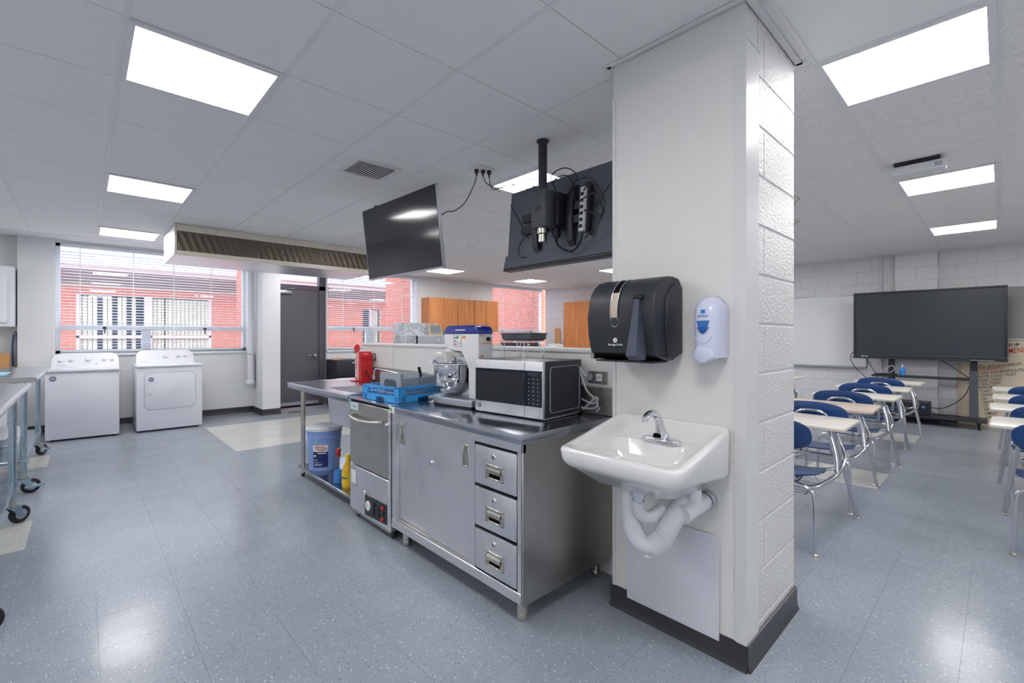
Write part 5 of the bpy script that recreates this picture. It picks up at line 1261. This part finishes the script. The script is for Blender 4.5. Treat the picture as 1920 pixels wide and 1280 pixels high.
def strip(y0, y1, off, lo=0):
    rows = []
    for i, (x, z) in enumerate(cv[lo:]):
        rows.append([(x-off, y0, z+off*.7), (x-off, y1, z+off*.7)])
    return B().grid(rows)
wc = 1.123
part('window_slot', strip(wc-.016, wc+.016, .002), M['dark'], t)
part('paper_roll', B().grid([[(x-.0028, wc-.0155, z+.002), (x-.0028, wc+.0155, z+.002)] for x, z in cv[:4]]), M['paper'], t)
ed = [Vector((x-.0035, wc-.017, z+.0025)) for x, z in cv[::-1]]+[Vector((1.653-.0035, wc+.017*math.sin(R(-90+22.5*k)), 1.356-.016*math.cos(R(-90+22.5*k)))) for k in range(1, 8)]+[Vector((x-.0035, wc+.017, z+.0025)) for x, z in cv]
part('window_rim', B().tube(sp(ed, 3), .0022, 5), M['silver'], t)
lv = B().loft([[(1.640+dx, y, 1.455) for dx, y in ((0, 1.020), (.012, 1.018), (.012, .998), (0, 1.0))], [(1.592+dx, y, 1.222) for dx, y in ((0, 1.032), (.060, 1.030), (.060, .975), (0, .985))], [(1.606+dx, y, 1.204) for dx, y in ((0, 1.026), (.046, 1.024), (.046, .98), (0, .985))]])
part('push_lever', lv, M['lever'] if 'lever' in M else mat('lever_slate', (66, 74, 88), .3), t)
part('lever_pivot', B().cyl((1.644, .985, 1.458), (1.644, 1.025, 1.458), .009, n=12), M['black'], t)
sl_ = math.atan2(.007, .085)
FT = Matrix.Rotation(-R(4.5), 3, 'Y') @ FACE_NX
part('logo_ring', B().lathe([(.0105, 0), (.0105, .001), (.0085, .001), (.0085, 0)], (1.6525, 1.122, 1.283), n=20, M=Matrix.Rotation(-math.pi/2-R(4.5)*-1, 3, 'Y')), M['label'], t)
b = B()
for k in range(3): b.cyl((1.652, 1.122+.004*math.cos(R(90+120*k)), 1.283+.004*math.sin(R(90+120*k))), (1.651, 1.122+.004*math.cos(R(90+120*k)), 1.283+.004*math.sin(R(90+120*k))), .003, n=6)
part('logo_mark', b, M['label'], t)
text('logo_name', 'Georgia-Pacific', .0125, M['label'], t, (1.6535, 1.122, 1.264), FT)
# ---- soap dispenser
t = thing('soap_dispenser', 'white soap dispenser with a blue window on the pillar', 'soap dispenser', (1.82, .80, 1.2))
yc2 = .795
def sl2(z):                                     # half width, front depth at height z
    tt = (z-1.205)/.255
    w = .054-.010*max(0, (tt-.72)/.28)**2.2*1.0-.002*(1-tt); d = .108-.020*max(0, (tt-.6)/.4)**2-.010*max(0, (.25-tt)/.25)
    return w, d
rings = []
for k in range(17):
    z = 1.215+.245*k/16; w, d = sl2(z)
    if k > 12: q = (k-12)/4; w *= math.sqrt(max(.02, 1-(q*.93)**2)) if q > .4 else 1; d *= math.sqrt(max(.05, 1-(q*.9)**2.4))
    o = []
    for i in range(17):
        a = math.pi*i/16; ca, sa = math.cos(a), math.sin(a)
        o.append((WX-d*abs(sa)**.55, yc2+w*(abs(ca)**.6)*(1 if ca > 0 else -1), z))
    o = [(WX, yc2+w, z)]+o+[(WX, yc2-w, z)]; rings.append(o)
part('cover', B().loft(rings), M['soapwhite'], t, ang=60)
w, d = sl2(1.25); xf = WX-.108
pb = [(yc2+.003+.041*math.cos(R(a)), 1.222+.044*math.sin(R(a))*(1.0 if a <= 180 else .55)) for a in range(0, 360, 15)]
part('push_lever', B().prism(pb, 'x', xf+.001, xf+.07, .010, 3), M['soapwhite'], t)
xw = xf-.001
win = [(yc2+.024, 1.362), (yc2+.026, 1.355), (yc2+.016, 1.318), (yc2+.006, 1.308), (yc2-.006, 1.308), (yc2-.016, 1.318), (yc2-.026, 1.355), (yc2-.024, 1.362)]
part('window_rim', B().tube([(xw, y, z) for y, z in win], .0022, 5, closed=True), M['white_plastic'], t)
part('level_window', B().prism(win, 'x', xw-.0015, xw+.004), mat('soap_blue', (44, 110, 184), .15), t)
part('liquid_line', B().prism([(p[0]*1+0, min(p[1], 1.335)) for p in win], 'x', xw-.0018, xw-.0010), mat('soap_deep', (24, 84, 168), .15), t)
part('logo_square', B().box(xw-.0015, xw+.004, yc2-.007, yc2+.007, 1.389, 1.403), mat('logo_blue', (40, 130, 216), .3), t)
part('logo_script', B().tube([(xw-.0008, yc2+.020-.0012*k, 1.3785+.0028*math.sin(k*1.7)) for k in range(34)], .0008, 4), mat('logo_ink', (110, 140, 200), .4), t)
part('crease', B().tube(sp([(xw+.003, yc2+.040, 1.345), (xw+.001, yc2+.034, 1.30), (xw, yc2+.015, 1.278), (xw, yc2-.015, 1.278), (xw+.001, yc2-.034, 1.30)]), .0014, 5), M['soapwhite'], t)
# ================================================================== CLASSROOM
def make_desk(label, group):
    t = thing('student_desk', label, 'desk', (0, 0, 0), 0, group)
    o = []
    for (cx, cy, a0, r) in ((.66-.05, .32-.05, 0, .05), (.17+.03, .32-.03, 90, .03), (.17+.03, -.32+.03, 180, .03), (.66-.05, -.32+.05, 270, .05)):
        for k in range(5): a = R(a0+22.5*k); o.append((cx+r*math.cos(a), cy+r*math.sin(a)))
    part('tabletop', B().prism(o, 'z', .718, .738, .004, 2), M['laminate'], t, local=True)
    rows, low = [], []
    for i in range(9):
        u = i/8; x = -.02+.42*u; r1, r2 = [], []
        for j in range(9):
            v = j/8*2-1; hw_ = .205*(1-.18*abs(2*u-1)**4); z = .438+.018*abs(v)**2.5+.010*(1-u)**2*2-.05*max(0, (u-.8)/.2)**2
            r1.append((x, v*hw_, z)); r2.append((x, v*hw_, z-.009))
        rows.append(r1); low.append(r2)
    b = B(); L1 = [[b.m.verts.new(p) for p in r] for r in rows]; L2 = [[b.m.verts.new(p) for p in r] for r in low]
    for A in (L1, L2):
        for p, q in zip(A, A[1:]):
            for k in range(8): b.m.faces.new((p[k], p[k+1], q[k+1], q[k]))
    ring1 = L1[0]+[r[-1] for r in L1[1:]]+L1[-1][-2::-1]+[r[0] for r in L1[-2:0:-1]]; ring2 = L2[0]+[r[-1] for r in L2[1:]]+L2[-1][-2::-1]+[r[0] for r in L2[-2:0:-1]]
    for k in range(len(ring1)): b.m.faces.new((ring1[k], ring1[(k+1) % len(ring1)], ring2[(k+1) % len(ring2)], ring2[k]))
    part('seat', b, M['blue_chair'], t, local=True, ang=60)
    def backl(s_, off):
        return [(-.085-off*1.0-.05*((z-.63)/.2)-.022*(1-(y/.22)**2), y, z) for y, z in [(.222*s_*(abs(math.cos(R(a)))**.75)*(1 if math.cos(R(a)) >= 0 else -1), .722+.098*s_*(abs(math.sin(R(a)))**.75)*(1 if math.sin(R(a)) >= 0 else -1)) for a in range(0, 360, 12)]]
    part('backrest', B().loft([backl(.5, -.004), backl(.93, -.004), backl(1, 0), backl(.93, .007), backl(.5, .007)]), M['blue_chair'], t, local=True, ang=60)
    tb = lambda pts, r=.0125, k=5, n=10: B().tube(sp(pts, k), r, n)
    lp_ = part('back_support', tb([(.10, .10, .425), (-.02, .105, .44), (-.075, .11, .54), (-.128, .11, .66), (-.148, .095, .725), (-.152, .05, .752), (-.152, 0, .757), (-.152, -.05, .752), (-.148, -.095, .725), (-.128, -.11, .66), (-.075, -.11, .54), (-.02, -.105, .44), (.10, -.10, .425)]), M['chrome_desk'], t, local=True)
    for yy in (.045, -.045): part('rivet', B().ball((-.165, yy, .752), .006, n=8), M['chrome'], lp_, local=True)
    part('rear_frame', tb([(0.0, .155, .395), (.0, .10, .405), (.0, 0, .407), (.0, -.10, .405), (.0, -.155, .395)]), M['chrome_desk'], t, local=True)
    for s_ in (1, -1):
        lg = part('leg', tb([(-.0, .155*s_, .395), (.0, .192*s_, .375), (.0, .205*s_, .33), (.0, .210*s_, .15), (.0, .214*s_, .012)]), M['chrome_desk'], t, local=True)
        part('glide', B().lathe([(.017, 0), (.019, .004), (.013, .014)], (0, .214*s_, 0), n=14), M['satin'], lg, local=True)
        lg = part('leg', tb([(.42, .12*s_, .700), (.51, .165*s_, .703), (.565, .178*s_, .67), (.605, .188*s_, .585), (.74, .226*s_, .30), (.876, .262*s_, .012)], .0135), M['chrome_desk'], t, local=True)
        part('glide', B().lathe([(.017, 0), (.019, .004), (.013, .014)], (.88, .263*s_, 0), n=14), M['satin'], lg, local=True)
        part('table_bracket', tb([(.22, .16*s_, .708), (.34, .14*s_, .708), (.56, .15*s_, .708)], .009), M['chrome_desk'], t, local=True)
    part('side_rail', tb([(.0, -.170, .392), (.08, -.215, .395), (.25, -.252, .42), (.40, -.262, .445), (.52, -.255, .49), (.575, -.225, .56), (.578, -.198, .64)], .0135), M['chrome_desk'], t, local=True)
    part('side_post', tb([(.32, -.255, .435), (.36, -.235, .56), (.39, -.19, .70)], .0135), M['chrome_desk'], t, local=True)
    part('seat_rail', tb([(.0, .11, .407), (.20, .105, .418), (.36, .10, .402)], .010), M['chrome_desk'], t, local=True); part('seat_rail', tb([(.0, -.11, .407), (.20, -.105, .418), (.36, -.10, .402)], .010), M['chrome_desk'], t, local=True)
    part('cross_rail', tb([(.36, .10, .402), (.375, 0, .398), (.36, -.10, .402), (.40, -.20, .43), (.42, -.26, .453)], .010), M['chrome_desk'], t, local=True)
    b = B()
    for k in range(6): b.tube([(.06+.055*k, .15, .335), (.06+.055*k, -.15, .335)], .0025, 5)
    for yy in (.15, -.15): b.tube([(.02, yy*.75, .41), (.04, yy, .335), (.36, yy, .335), (.38, yy*.7, .40)], .003, 5)
    part('book_rack', b, M['chrome_desk'], t, local=True)
    return t
GA, GB, GC = 'desks in the row beside the pillar', 'desks in the row in front of the menu board', 'desk row by the whiteboard'
LA = 'student desk with navy seat and chrome legs, in the row beside the pillar'
LB = 'student desk with navy seat and chrome legs, in the row ending at the menu board'
first = make_desk(LA, GA)
RA = ('student desk with navy seat standing closest to the pillar', 'student desk with a tan wood toned top, in the row beside the pillar', 'third student desk from the pillar, directly behind the tan topped desk', 'fourth student desk from the pillar, between the tan topped desk and the display', 'student desk closest to the display in the row that starts at the pillar')
RB = ('student desk farthest from the menu board in the row that leads to it', 'second student desk of the row that leads to the menu board', 'third student desk of the row that leads to the menu board', 'student desk closest to the menu board')
for k, rx in enumerate((3.17, 4.08, 5.04, 5.99, 6.92)):
    o = first if k == 0 else clone(first); o.location = (rx, .967, 0); o.rotation_euler = (0, 0, R((0, 1.5, -1, 1, -1.5)[k]))
    o['label'] = RA[k]
    if k == 1:
        for c in o.children:
            if c.name.startswith('tabletop'): c.data = c.data.copy(); c.data.materials[0] = M['laminate_warm']
for k, rx in enumerate((4.04, 4.98, 5.90, 6.83)):
    o = clone(first); o.location = (rx, -.262, 0); o.rotation_euler = (0, 0, R((-1, 1, 0, 1)[k])); tag(o, RB[k], 'desk', GB)
o = clone(first); o.location = (6.68, 2.19, 0); tag(o, 'student desk standing alone in front of the whiteboard', 'desk', GC)
# ---- display on its cart
t = thing('display_cart', 'black rolling floor stand carrying the wide display', 'display stand', (9.25, .75, 0))
part('base_shelf', B().box(8.97, 9.40, .13, 1.40, .105, .135, .006, 2), M['black_soft'], t)
for y in (.27, 1.18):
    u = part('upright', B().box(9.255, 9.315, y-.038, y+.038, .135, 1.55, .004, 1), M['black_soft'], t)
part('upright_foot', B().box(9.235, 9.335, .225, .315, .135, .80, .004, 1), mat('slate_grey', (84, 88, 96), .4), t)
part('middle_shelf', B().box(9.06, 9.30, .31, 1.40, .672, .70, .004, 1), M['black_soft'], t)
part('cross_bar', B().box(9.25, 9.30, .27, 1.18, 1.25, 1.33), M['black_soft'], t)
for (cx, cy) in ((9.05, .215), (9.05, 1.32), (9.34, .215), (9.34, 1.32)):
    c = part('caster_fork', B().box(cx-.02, cx+.02, cy-.022, cy+.022, .07, .106, .004, 1), M['black'], t)
    part('wheel', B().lathe([(.0, -.014), (.03, -.014), (.036, -.008), (.036, .008), (.03, .014), (0, .014)], (cx+.01, cy, .037), n=18, M=Matrix.Rotation(math.pi/2, 3, 'X')), M['rubber'], c)
    part('wheel_hub', B().cyl((cx+.01, cy-.0155, .037), (cx+.01, cy+.0155, .037), .012, n=12), M['satin'], c)
t = thing('wall_display', 'very wide dark touch display standing before the block wall', 'display', (9.2, .80, .96))
dy0, dy1, dz0, dz1, dx = -.06, 1.652, .962, 1.997, 9.20
b = B()
for q in ((dy0, dy1, dz0, dz0+.05), (dy0, dy1, dz1-.028, dz1), (dy0, dy0+.03, dz0+.05, dz1-.028), (dy1-.03, dy1, dz0+.05, dz1-.028)): b.box(dx-.018, dx+.035, q[0], q[1], q[2], q[3], .005, 2)
part('bezel', b, M['black_soft'], t)
part('screen', B().box(dx-.006, dx, dy0+.028, dy1-.028, dz0+.048, dz1-.026), M['screen_matt'], t)
part('back', B().box(dx, dx+.05, dy0+.02, dy1-.02, dz0+.02, dz1-.02, .01, 2), M['black'], t)
part('chin', B().box(dx-.03, dx+.03, dy0, dy1+.012, dz0-.018, dz0+.004, .006, 2), M['black_soft'], t)
part('pen_tray', B().box(dx-.045, dx-.028, .06, .30, dz0-.014, dz0+.006, .004, 1), mat('slate_tray', (110, 114, 122), .4), t)
b = B()
for k, (ya, yb) in enumerate(((1.545, 1.53), (1.524, 1.514), (1.508, 1.496), (1.49, 1.462))): b.box(dx-.0195, dx-.018, yb, ya, dz0+.012, dz0+.024+(.006 if k == 0 else 0))
part('logo', b, M['label'], t)
part('cable', B().tube(sp([(dx+.03, .62, dz0-.01), (dx+.06, .50, .86), (dx+.06, .36, .74), (dx+.06, .315, .70)]), .006, 6), M['black'], t)
part('cable', B().tube(sp([(dx+.02, 1.655, 1.05), (dx+.03, 1.70, .95), (dx+.03, 1.64, .80), (dx+.03, 1.52, .66), (dx+.05, 1.45, .60)]), .006, 6), M['black'], t)
part('cable', B().tube(sp([(dx+.02, 1.50, dz0), (dx+.03, 1.44, .84), (dx+.04, 1.36, .68), (dx+.05, 1.33, .60)]), .005, 6), M['black'], t)
t = thing('desktop_computer', 'black computer box lying on the base of the display stand', 'computer', (9.18, 1.0, .136))
part('case', B().box(9.0, 9.30, .72, 1.22, .136, .325, .005, 2), M['black_soft'], t); part('front_panel', B().box(8.992, 9.002, .73, 1.21, .145, .315, .003, 1), M['black'], t)
part('sticker', B().box(8.9905, 8.9925, .765, .80, .245, .28), mat('sticker_blue', (70, 120, 210), .4), t)
part('cable', B().tube(sp([(9.20, .72, .24), (9.22, .60, .24), (9.22, .46, .33), (9.24, .36, .45), (9.25, .315, .58)]), .006, 6), M['black'], t)
part('cable', B().tube(sp([(9.2, .72, .20), (9.18, .66, .15), (9.17, .55, .145), (9.2, .48, .15), (9.22, .40, .143)]), .005, 6), M['black'], t)
t = thing('sanitizer_bottle', 'bottle of blue hand sanitizer on the middle shelf of the display stand', 'bottle', (9.12, 1.03, .70))
part('bottle', B().lathe([(0, 0), (.032, 0), (.034, .01), (.034, .09), (.018, .12), (.014, .13), (0, .13)], (9.12, 1.03, .701), n=18), M['bluefluid'], t)
part('pump', B().cyl((9.12, 1.03, .828), (9.12, 1.03, .87), .010, n=10), M['white_plastic'], t)
t = thing('tablet_device', 'slim black device with cords beside the blue sanitizer bottle', 'device', (9.12, 1.22, .70))
part('body', B().box(9.07, 9.19, 1.09, 1.36, .701, .722, .004, 1), M['black'], t)
part('cord', B().tube(sp([(9.10, 1.30, .722), (9.08, 1.22, .80), (9.09, 1.15, .85), (9.08, 1.12, .79), (9.09, 1.19, .725)]), .004, 6), M['cable_white'], t)
# ---- wall boards
WXR = X1-.001
t = thing('whiteboard', 'long framed whiteboard on the block wall left of the display', 'whiteboard', (WXR, 2.75, .77))
part('writing_surface', B().box(WXR-.012, WXR, 1.545, 3.98, .79, 1.99), M['wboard'], t)
b = B()
for q in ((1.53, 3.995, 1.985, 2.005), (1.53, 3.995, .77, .792), (1.53, 1.548, .77, 2.005), (3.977, 3.995, .77, 2.005)): b.box(WXR-.02, WXR, q[0], q[1], q[2], q[3], .003, 1)
part('frame', b, M['silver'], t); part('marker_tray', B().box(WXR-.075, WXR-.018, 1.56, 3.96, .765, .782, .004, 1), M['silver'], t)
t = thing('tackboard', 'grey fabric pinboard on the block wall right of the display', 'pinboard', (WXR, -.75, 1.25))
part('fabric', B().box(WXR-.014, WXR, -1.66, .02, 1.26, 2.0), M['tack'], t)
b = B()
for q in ((-1.68, .035, 1.995, 2.015), (-1.68, .035, 1.245, 1.262)): b.box(WXR-.02, WXR, q[0], q[1], q[2], q[3], .003, 1)
part('frame', b, M['trimwhite'], t)
t = thing('menu_board', 'hand lettered plywood breakfast menu board leaning against the block wall', 'menu board', (9.50, -.3, 0))
mxb = 9.475; lean = Matrix.Translation((mxb, 0, 0)) @ Matrix.Rotation(R(2.2), 4, 'Y')
b = B().box(0, .016, -1.05, .405, .0, 1.235, M=lean); part('board', b, M['plywood'], t)
b = B().box(-.004, .020, .405, .442, .0, 1.235, M=lean); part('board_edge', b, mat('board_edge', (206, 188, 166), .6), t)
def mt(body, y, z, size, m='ink', sx=1.0, rot=0): 
    p = lean @ Vector((-.0012, y, z)); return text('lettering', body, size, M[m], t, p, Matrix.Rotation(R(2.2), 3, 'Y') @ FACE_NX, ext=.0006, shear=.18, bold=.0004, sx=sx, align='LEFT', rot=rot)
TA = R(9.5)
mt('8:30 AM  -', -.035, 1.165, .062, sx=.62, rot=TA); mt('MENU', -.062, 1.085, .105, 'ink_red', .62, TA)
mt('GRAVY', .01, 1.015, .055, sx=.5, rot=TA); mt('TOAST', .02, .965, .055, sx=.5, rot=TA); mt('HILLCO', .285, .865, .055, 'ink_red', .5, TA)
mt('2 EGGS, GRITS, BACON & BISCUITS', .245, .842, .053, sx=.54, rot=TA); mt('TEXAS BREAKFAST', .265, .806, .056, 'ink_red', .64, TA); mt('2 EGGS, HASH BROWNS & STEAK', .235, .760, .055, sx=.60, rot=TA)
for k, s_ in enumerate(('BACON, 2 EGGS, TOAST', '2 EGGS, TOAST', '1 EGG, TOAST', 'PANCAKES', 'TOAST', 'CINNAMON', 'SAL', 'ORDER', 'CE', 'OR', 'OMELET', 'LUNCH')):
    mt(s_, .25-.0085*k, .706-.0520*k, .055, sx=.66, rot=TA)
for k, s_ in enumerate(('TO', 'C', 'L', '4')): mt(s_, -.205-.01*k, (1.06, 1.00, .90, .64)[k], .05, 'ink_red', .6, TA)
b = B().tube(sp([(9.455, .27, .14), (9.46, .25, .19), (9.46, .255, .25), (9.458, .27, .27)]), [.012]*4+[.022]*10+[.012]*5, 8)
part('green_clip', b, M['lime'], t)
# ================================================================== FAR SIDE OF THE KITCHEN
def wall_cab(name, label, x0, x1, doors, hinge):
    t = thing(name, label, 'wall cabinet', ((x0+x1)/2, 8.66, 1.41), group=None)
    part('body', B().box(x0, x1, 8.52, Y1-.001, 1.41, 2.15, .002, 1), M['wood'], t)
    e = [x0]+doors+[x1]
    for k, (a, c) in enumerate(zip(e, e[1:])):
        d = part('cabinet_door', B().box(a+.004, c-.004, 8.498, 8.519, 1.412, 2.148, .003, 1), M['wood'], t)
        hx = c-.05 if (k == 0 and len(e) > 2) or (len(e) == 2) else a+.05
        part('handle', B().tube(sp([(hx, 8.498, 1.47), (hx, 8.47, 1.48), (hx, 8.468, 1.53), (hx, 8.47, 1.565), (hx, 8.498, 1.575)]), .005, 6), M['satin'], d)
        gx = a+.008 if hx > (a+c)/2 else c-.008
        for zz in (1.48, 2.08): part('hinge', B().box(gx-.008, gx+.008, 8.492, 8.499, zz-.03, zz+.03, .002, 1), M['silver'], d)
wall_cab('wall_cupboard', 'honey wood wall cupboard with two doors next to the blinds', 5.505, 6.270, [5.885], 0)
wall_cab('wall_cupboard', 'narrow honey wood wall cupboard with one door, between two wider cupboards', 6.278, 6.745, [], 0)
wall_cab('wall_cupboard', 'honey wood wall cupboard with two doors next to the corner window', 6.753, 7.50, [7.125], 0)
t = thing('tall_cupboard', 'tall honey wood storage cupboard against the far block wall', 'cupboard', (9.38, 7.3, 0))
part('body', B().box(9.22, WXR-.002, 6.80, 7.84, .0, 2.18, .002, 1), M['wood'], t)
for (a, c, hy) in ((6.804, 7.318, 7.28), (7.322, 7.836, 7.36)):
    d = part('cupboard_door', B().box(9.198, 9.219, a, c, .06, 2.176, .003, 1), M['wood'], t)
    part('handle', B().tube(sp([(9.198, hy, 1.02), (9.17, hy, 1.03), (9.17, hy, 1.11), (9.198, hy, 1.12)]), .005, 6), M['satin'], d)
b = B().prism([(9.10, .0), (9.13, .0), (9.13, 1.40), (9.105, 1.52), (9.09, 1.50), (9.10, 1.38)], 'y', 7.87, 8.06)
single('cardboard_sheet', b, M['card'], 'brown cardboard sheet standing beside the tall wood cupboard', 'cardboard')
t = thing('back_counter', 'long base counter under the wall cupboards and corner window', 'counter', (7.4, 8.5, 0))
part('worktop', B().box(5.45, 9.10, 8.16, Y1-.002, .88, .92, .004, 1), M['laminate'], t); part('plinth', B().box(5.5, 9.05, 8.26, Y1-.01, 0, .10), M['base'], t); part('carcass', B().box(5.47, 9.08, 8.21, Y1-.006, .10, .88), M['wood'], t)
for k in range(6): part('cupboard_door', B().box(5.475+k*.60, 6.065+k*.60, 8.188, 8.209, .11, .87, .003, 1), M['wood'], t)
t = thing('prep_counter', 'white base counter standing behind the half wall', 'counter', (5.5, 5.4, 0))
part('worktop', B().box(4.40, 6.55, 5.08, 5.72, .88, .92, .004, 1), M['laminate'], t); part('carcass', B().box(4.43, 6.52, 5.12, 5.69, 0, .88), M['white_plastic'], t)
t = thing('toaster_oven', 'dark oblong countertop oven on the white counter behind the half wall', 'oven', (5.27, 5.4, .921))
part('case', B().box(5.02, 5.52, 5.24, 5.62, .932, 1.195, .008, 2), M['black_soft'], t); part('door_glass', B().box(5.03, 5.40, 5.232, 5.24, .95, 1.12), M['glassdark'], t); part('maker_plate', B().box(5.25, 5.31, 5.234, 5.2395, 1.155, 1.168), M['label'], t)
for (fx_, fy_) in ((5.06, 5.28), (5.48, 5.28), (5.06, 5.58), (5.48, 5.58)): part('foot', B().cyl((fx_, fy_, .921), (fx_, fy_, .933), .014, n=8), M['black'], t)
t = thing('striped_box', 'small white box with diagonal black stripes on the white counter', 'box', (6.05, 5.3, .921))
part('box', B().box(5.93, 6.16, 5.25, 5.40, .921, 1.165, .003, 1), M['label'], t)
b = B()
for k in range(5): b.box(-.006, .006, -.0006, .0006, -.07, .07, M=Matrix.Translation((5.965+.04*k, 5.2494, 1.04)) @ Matrix.Rotation(R(38), 4, 'Y'))
part('stripes', b, M['ink'], t)
t = thing('spice_jar', 'small white jar with a red lid on the white counter', 'jar', (4.62, 5.45, .921))
part('jar', B().cyl((4.62, 5.45, .921), (4.62, 5.45, 1.16), .035, n=14), M['label'], t); part('lid', B().cyl((4.62, 5.45, 1.16), (4.62, 5.45, 1.20), .036, n=14), M['red'], t)
b = B().box(4.70, 4.86, 5.40, 5.50, .921, 1.165, .006, 1); single('green_carton', b, mat('carton_green', (150, 176, 130), .5), 'pale green carton next to the red lidded jar', 'carton')
t = thing('marble_station', 'marble patterned stand with a raised back panel behind the half wall', 'stand', (3.26, 5.25, 0))
part('back_panel', B().box(2.935, 3.60, 5.33, 5.365, .0, 1.475, .002, 1), M['marble'], t)
part('cabinet', B().box(2.96, 3.60, 5.10, 5.329, 0, 1.312, .003, 1), M['marble'], t)
part('quilted_front', B().box(3.13, 3.40, 5.088, 5.099, .3, 1.300, .003, 1), mat('quilt_grey', (196, 198, 206), .5, bump=.4, bscale=45), t)
part('door_gap', B().box(3.108, 3.122, 5.094, 5.0995, .3, 1.305), M['dark'], t)
t = thing('picture_frame', 'small wood framed card standing on the marble patterned stand', 'picture frame', (3.46, 5.2, 1.313))
b = B(); q = Matrix.Translation((3.47, 5.20, 1.3135)) @ Matrix.Rotation(R(-8), 4, 'X')
for e in ((-.10, .10, 0, .018), (-.10, .10, .122, .14), (-.10, -.082, .018, .122), (.082, .10, .018, .122)): b.box(e[0], e[1], -.008, .008, e[2], e[3], M=q)
part('frame', b, mat('frame_wood', (206, 178, 132), .5), t); part('card', B().box(-.083, .083, -.004, .004, .017, .123, M=q), mat('card_slate', (150, 152, 162), .6), t)
t = thing('mini_fridge', 'black mini refrigerator between the grey door and the sink table', 'refrigerator', (3.62, 8.5, 0))
part('cabinet', B().box(3.375, 3.86, 8.29, 8.78, .03, .862, .01, 2), M['black_soft'], t)
d = part('freezer_door', B().box(3.378, 3.857, 8.25, 8.289, .56, .858, .008, 2), M['black_soft'], t); part('maker_plate', B().box(3.66, 3.73, 8.247, 8.2502, .80, .815), M['label'], d)
part('fridge_door', B().box(3.378, 3.857, 8.25, 8.289, .04, .545, .008, 2), M['black_soft'], t); part('door_trim', B().box(3.38, 3.855, 8.248, 8.25, .52, .535), M['silver'], t)
for (fx_, fy_) in ((3.42, 8.32), (3.82, 8.32), (3.42, 8.74), (3.82, 8.74)): part('foot', B().cyl((fx_, fy_, 0), (fx_, fy_, .032), .018, n=10), M['black'], t)
b = B().loft([[(3.39, 8.45, .863), (3.55, 8.40, .863), (3.57, 8.56, .863), (3.40, 8.60, .863)], [(3.40, 8.46, .88), (3.54, 8.42, .895), (3.55, 8.55, .89), (3.41, 8.58, .878)]])
single('folded_cloth', b, M['card'], 'folded tan cloth on top of the mini refrigerator', 'cloth')
t = thing('floor_drain', 'small brown floor drain cover near the grey door', 'floor drain', (2.62, 8.10, 0))
part('cover', B().cyl((2.66, 8.28, .0005), (2.66, 8.28, .004), .11, n=28), mat('drain_brown', (120, 106, 92), .5, metal=.4), t)
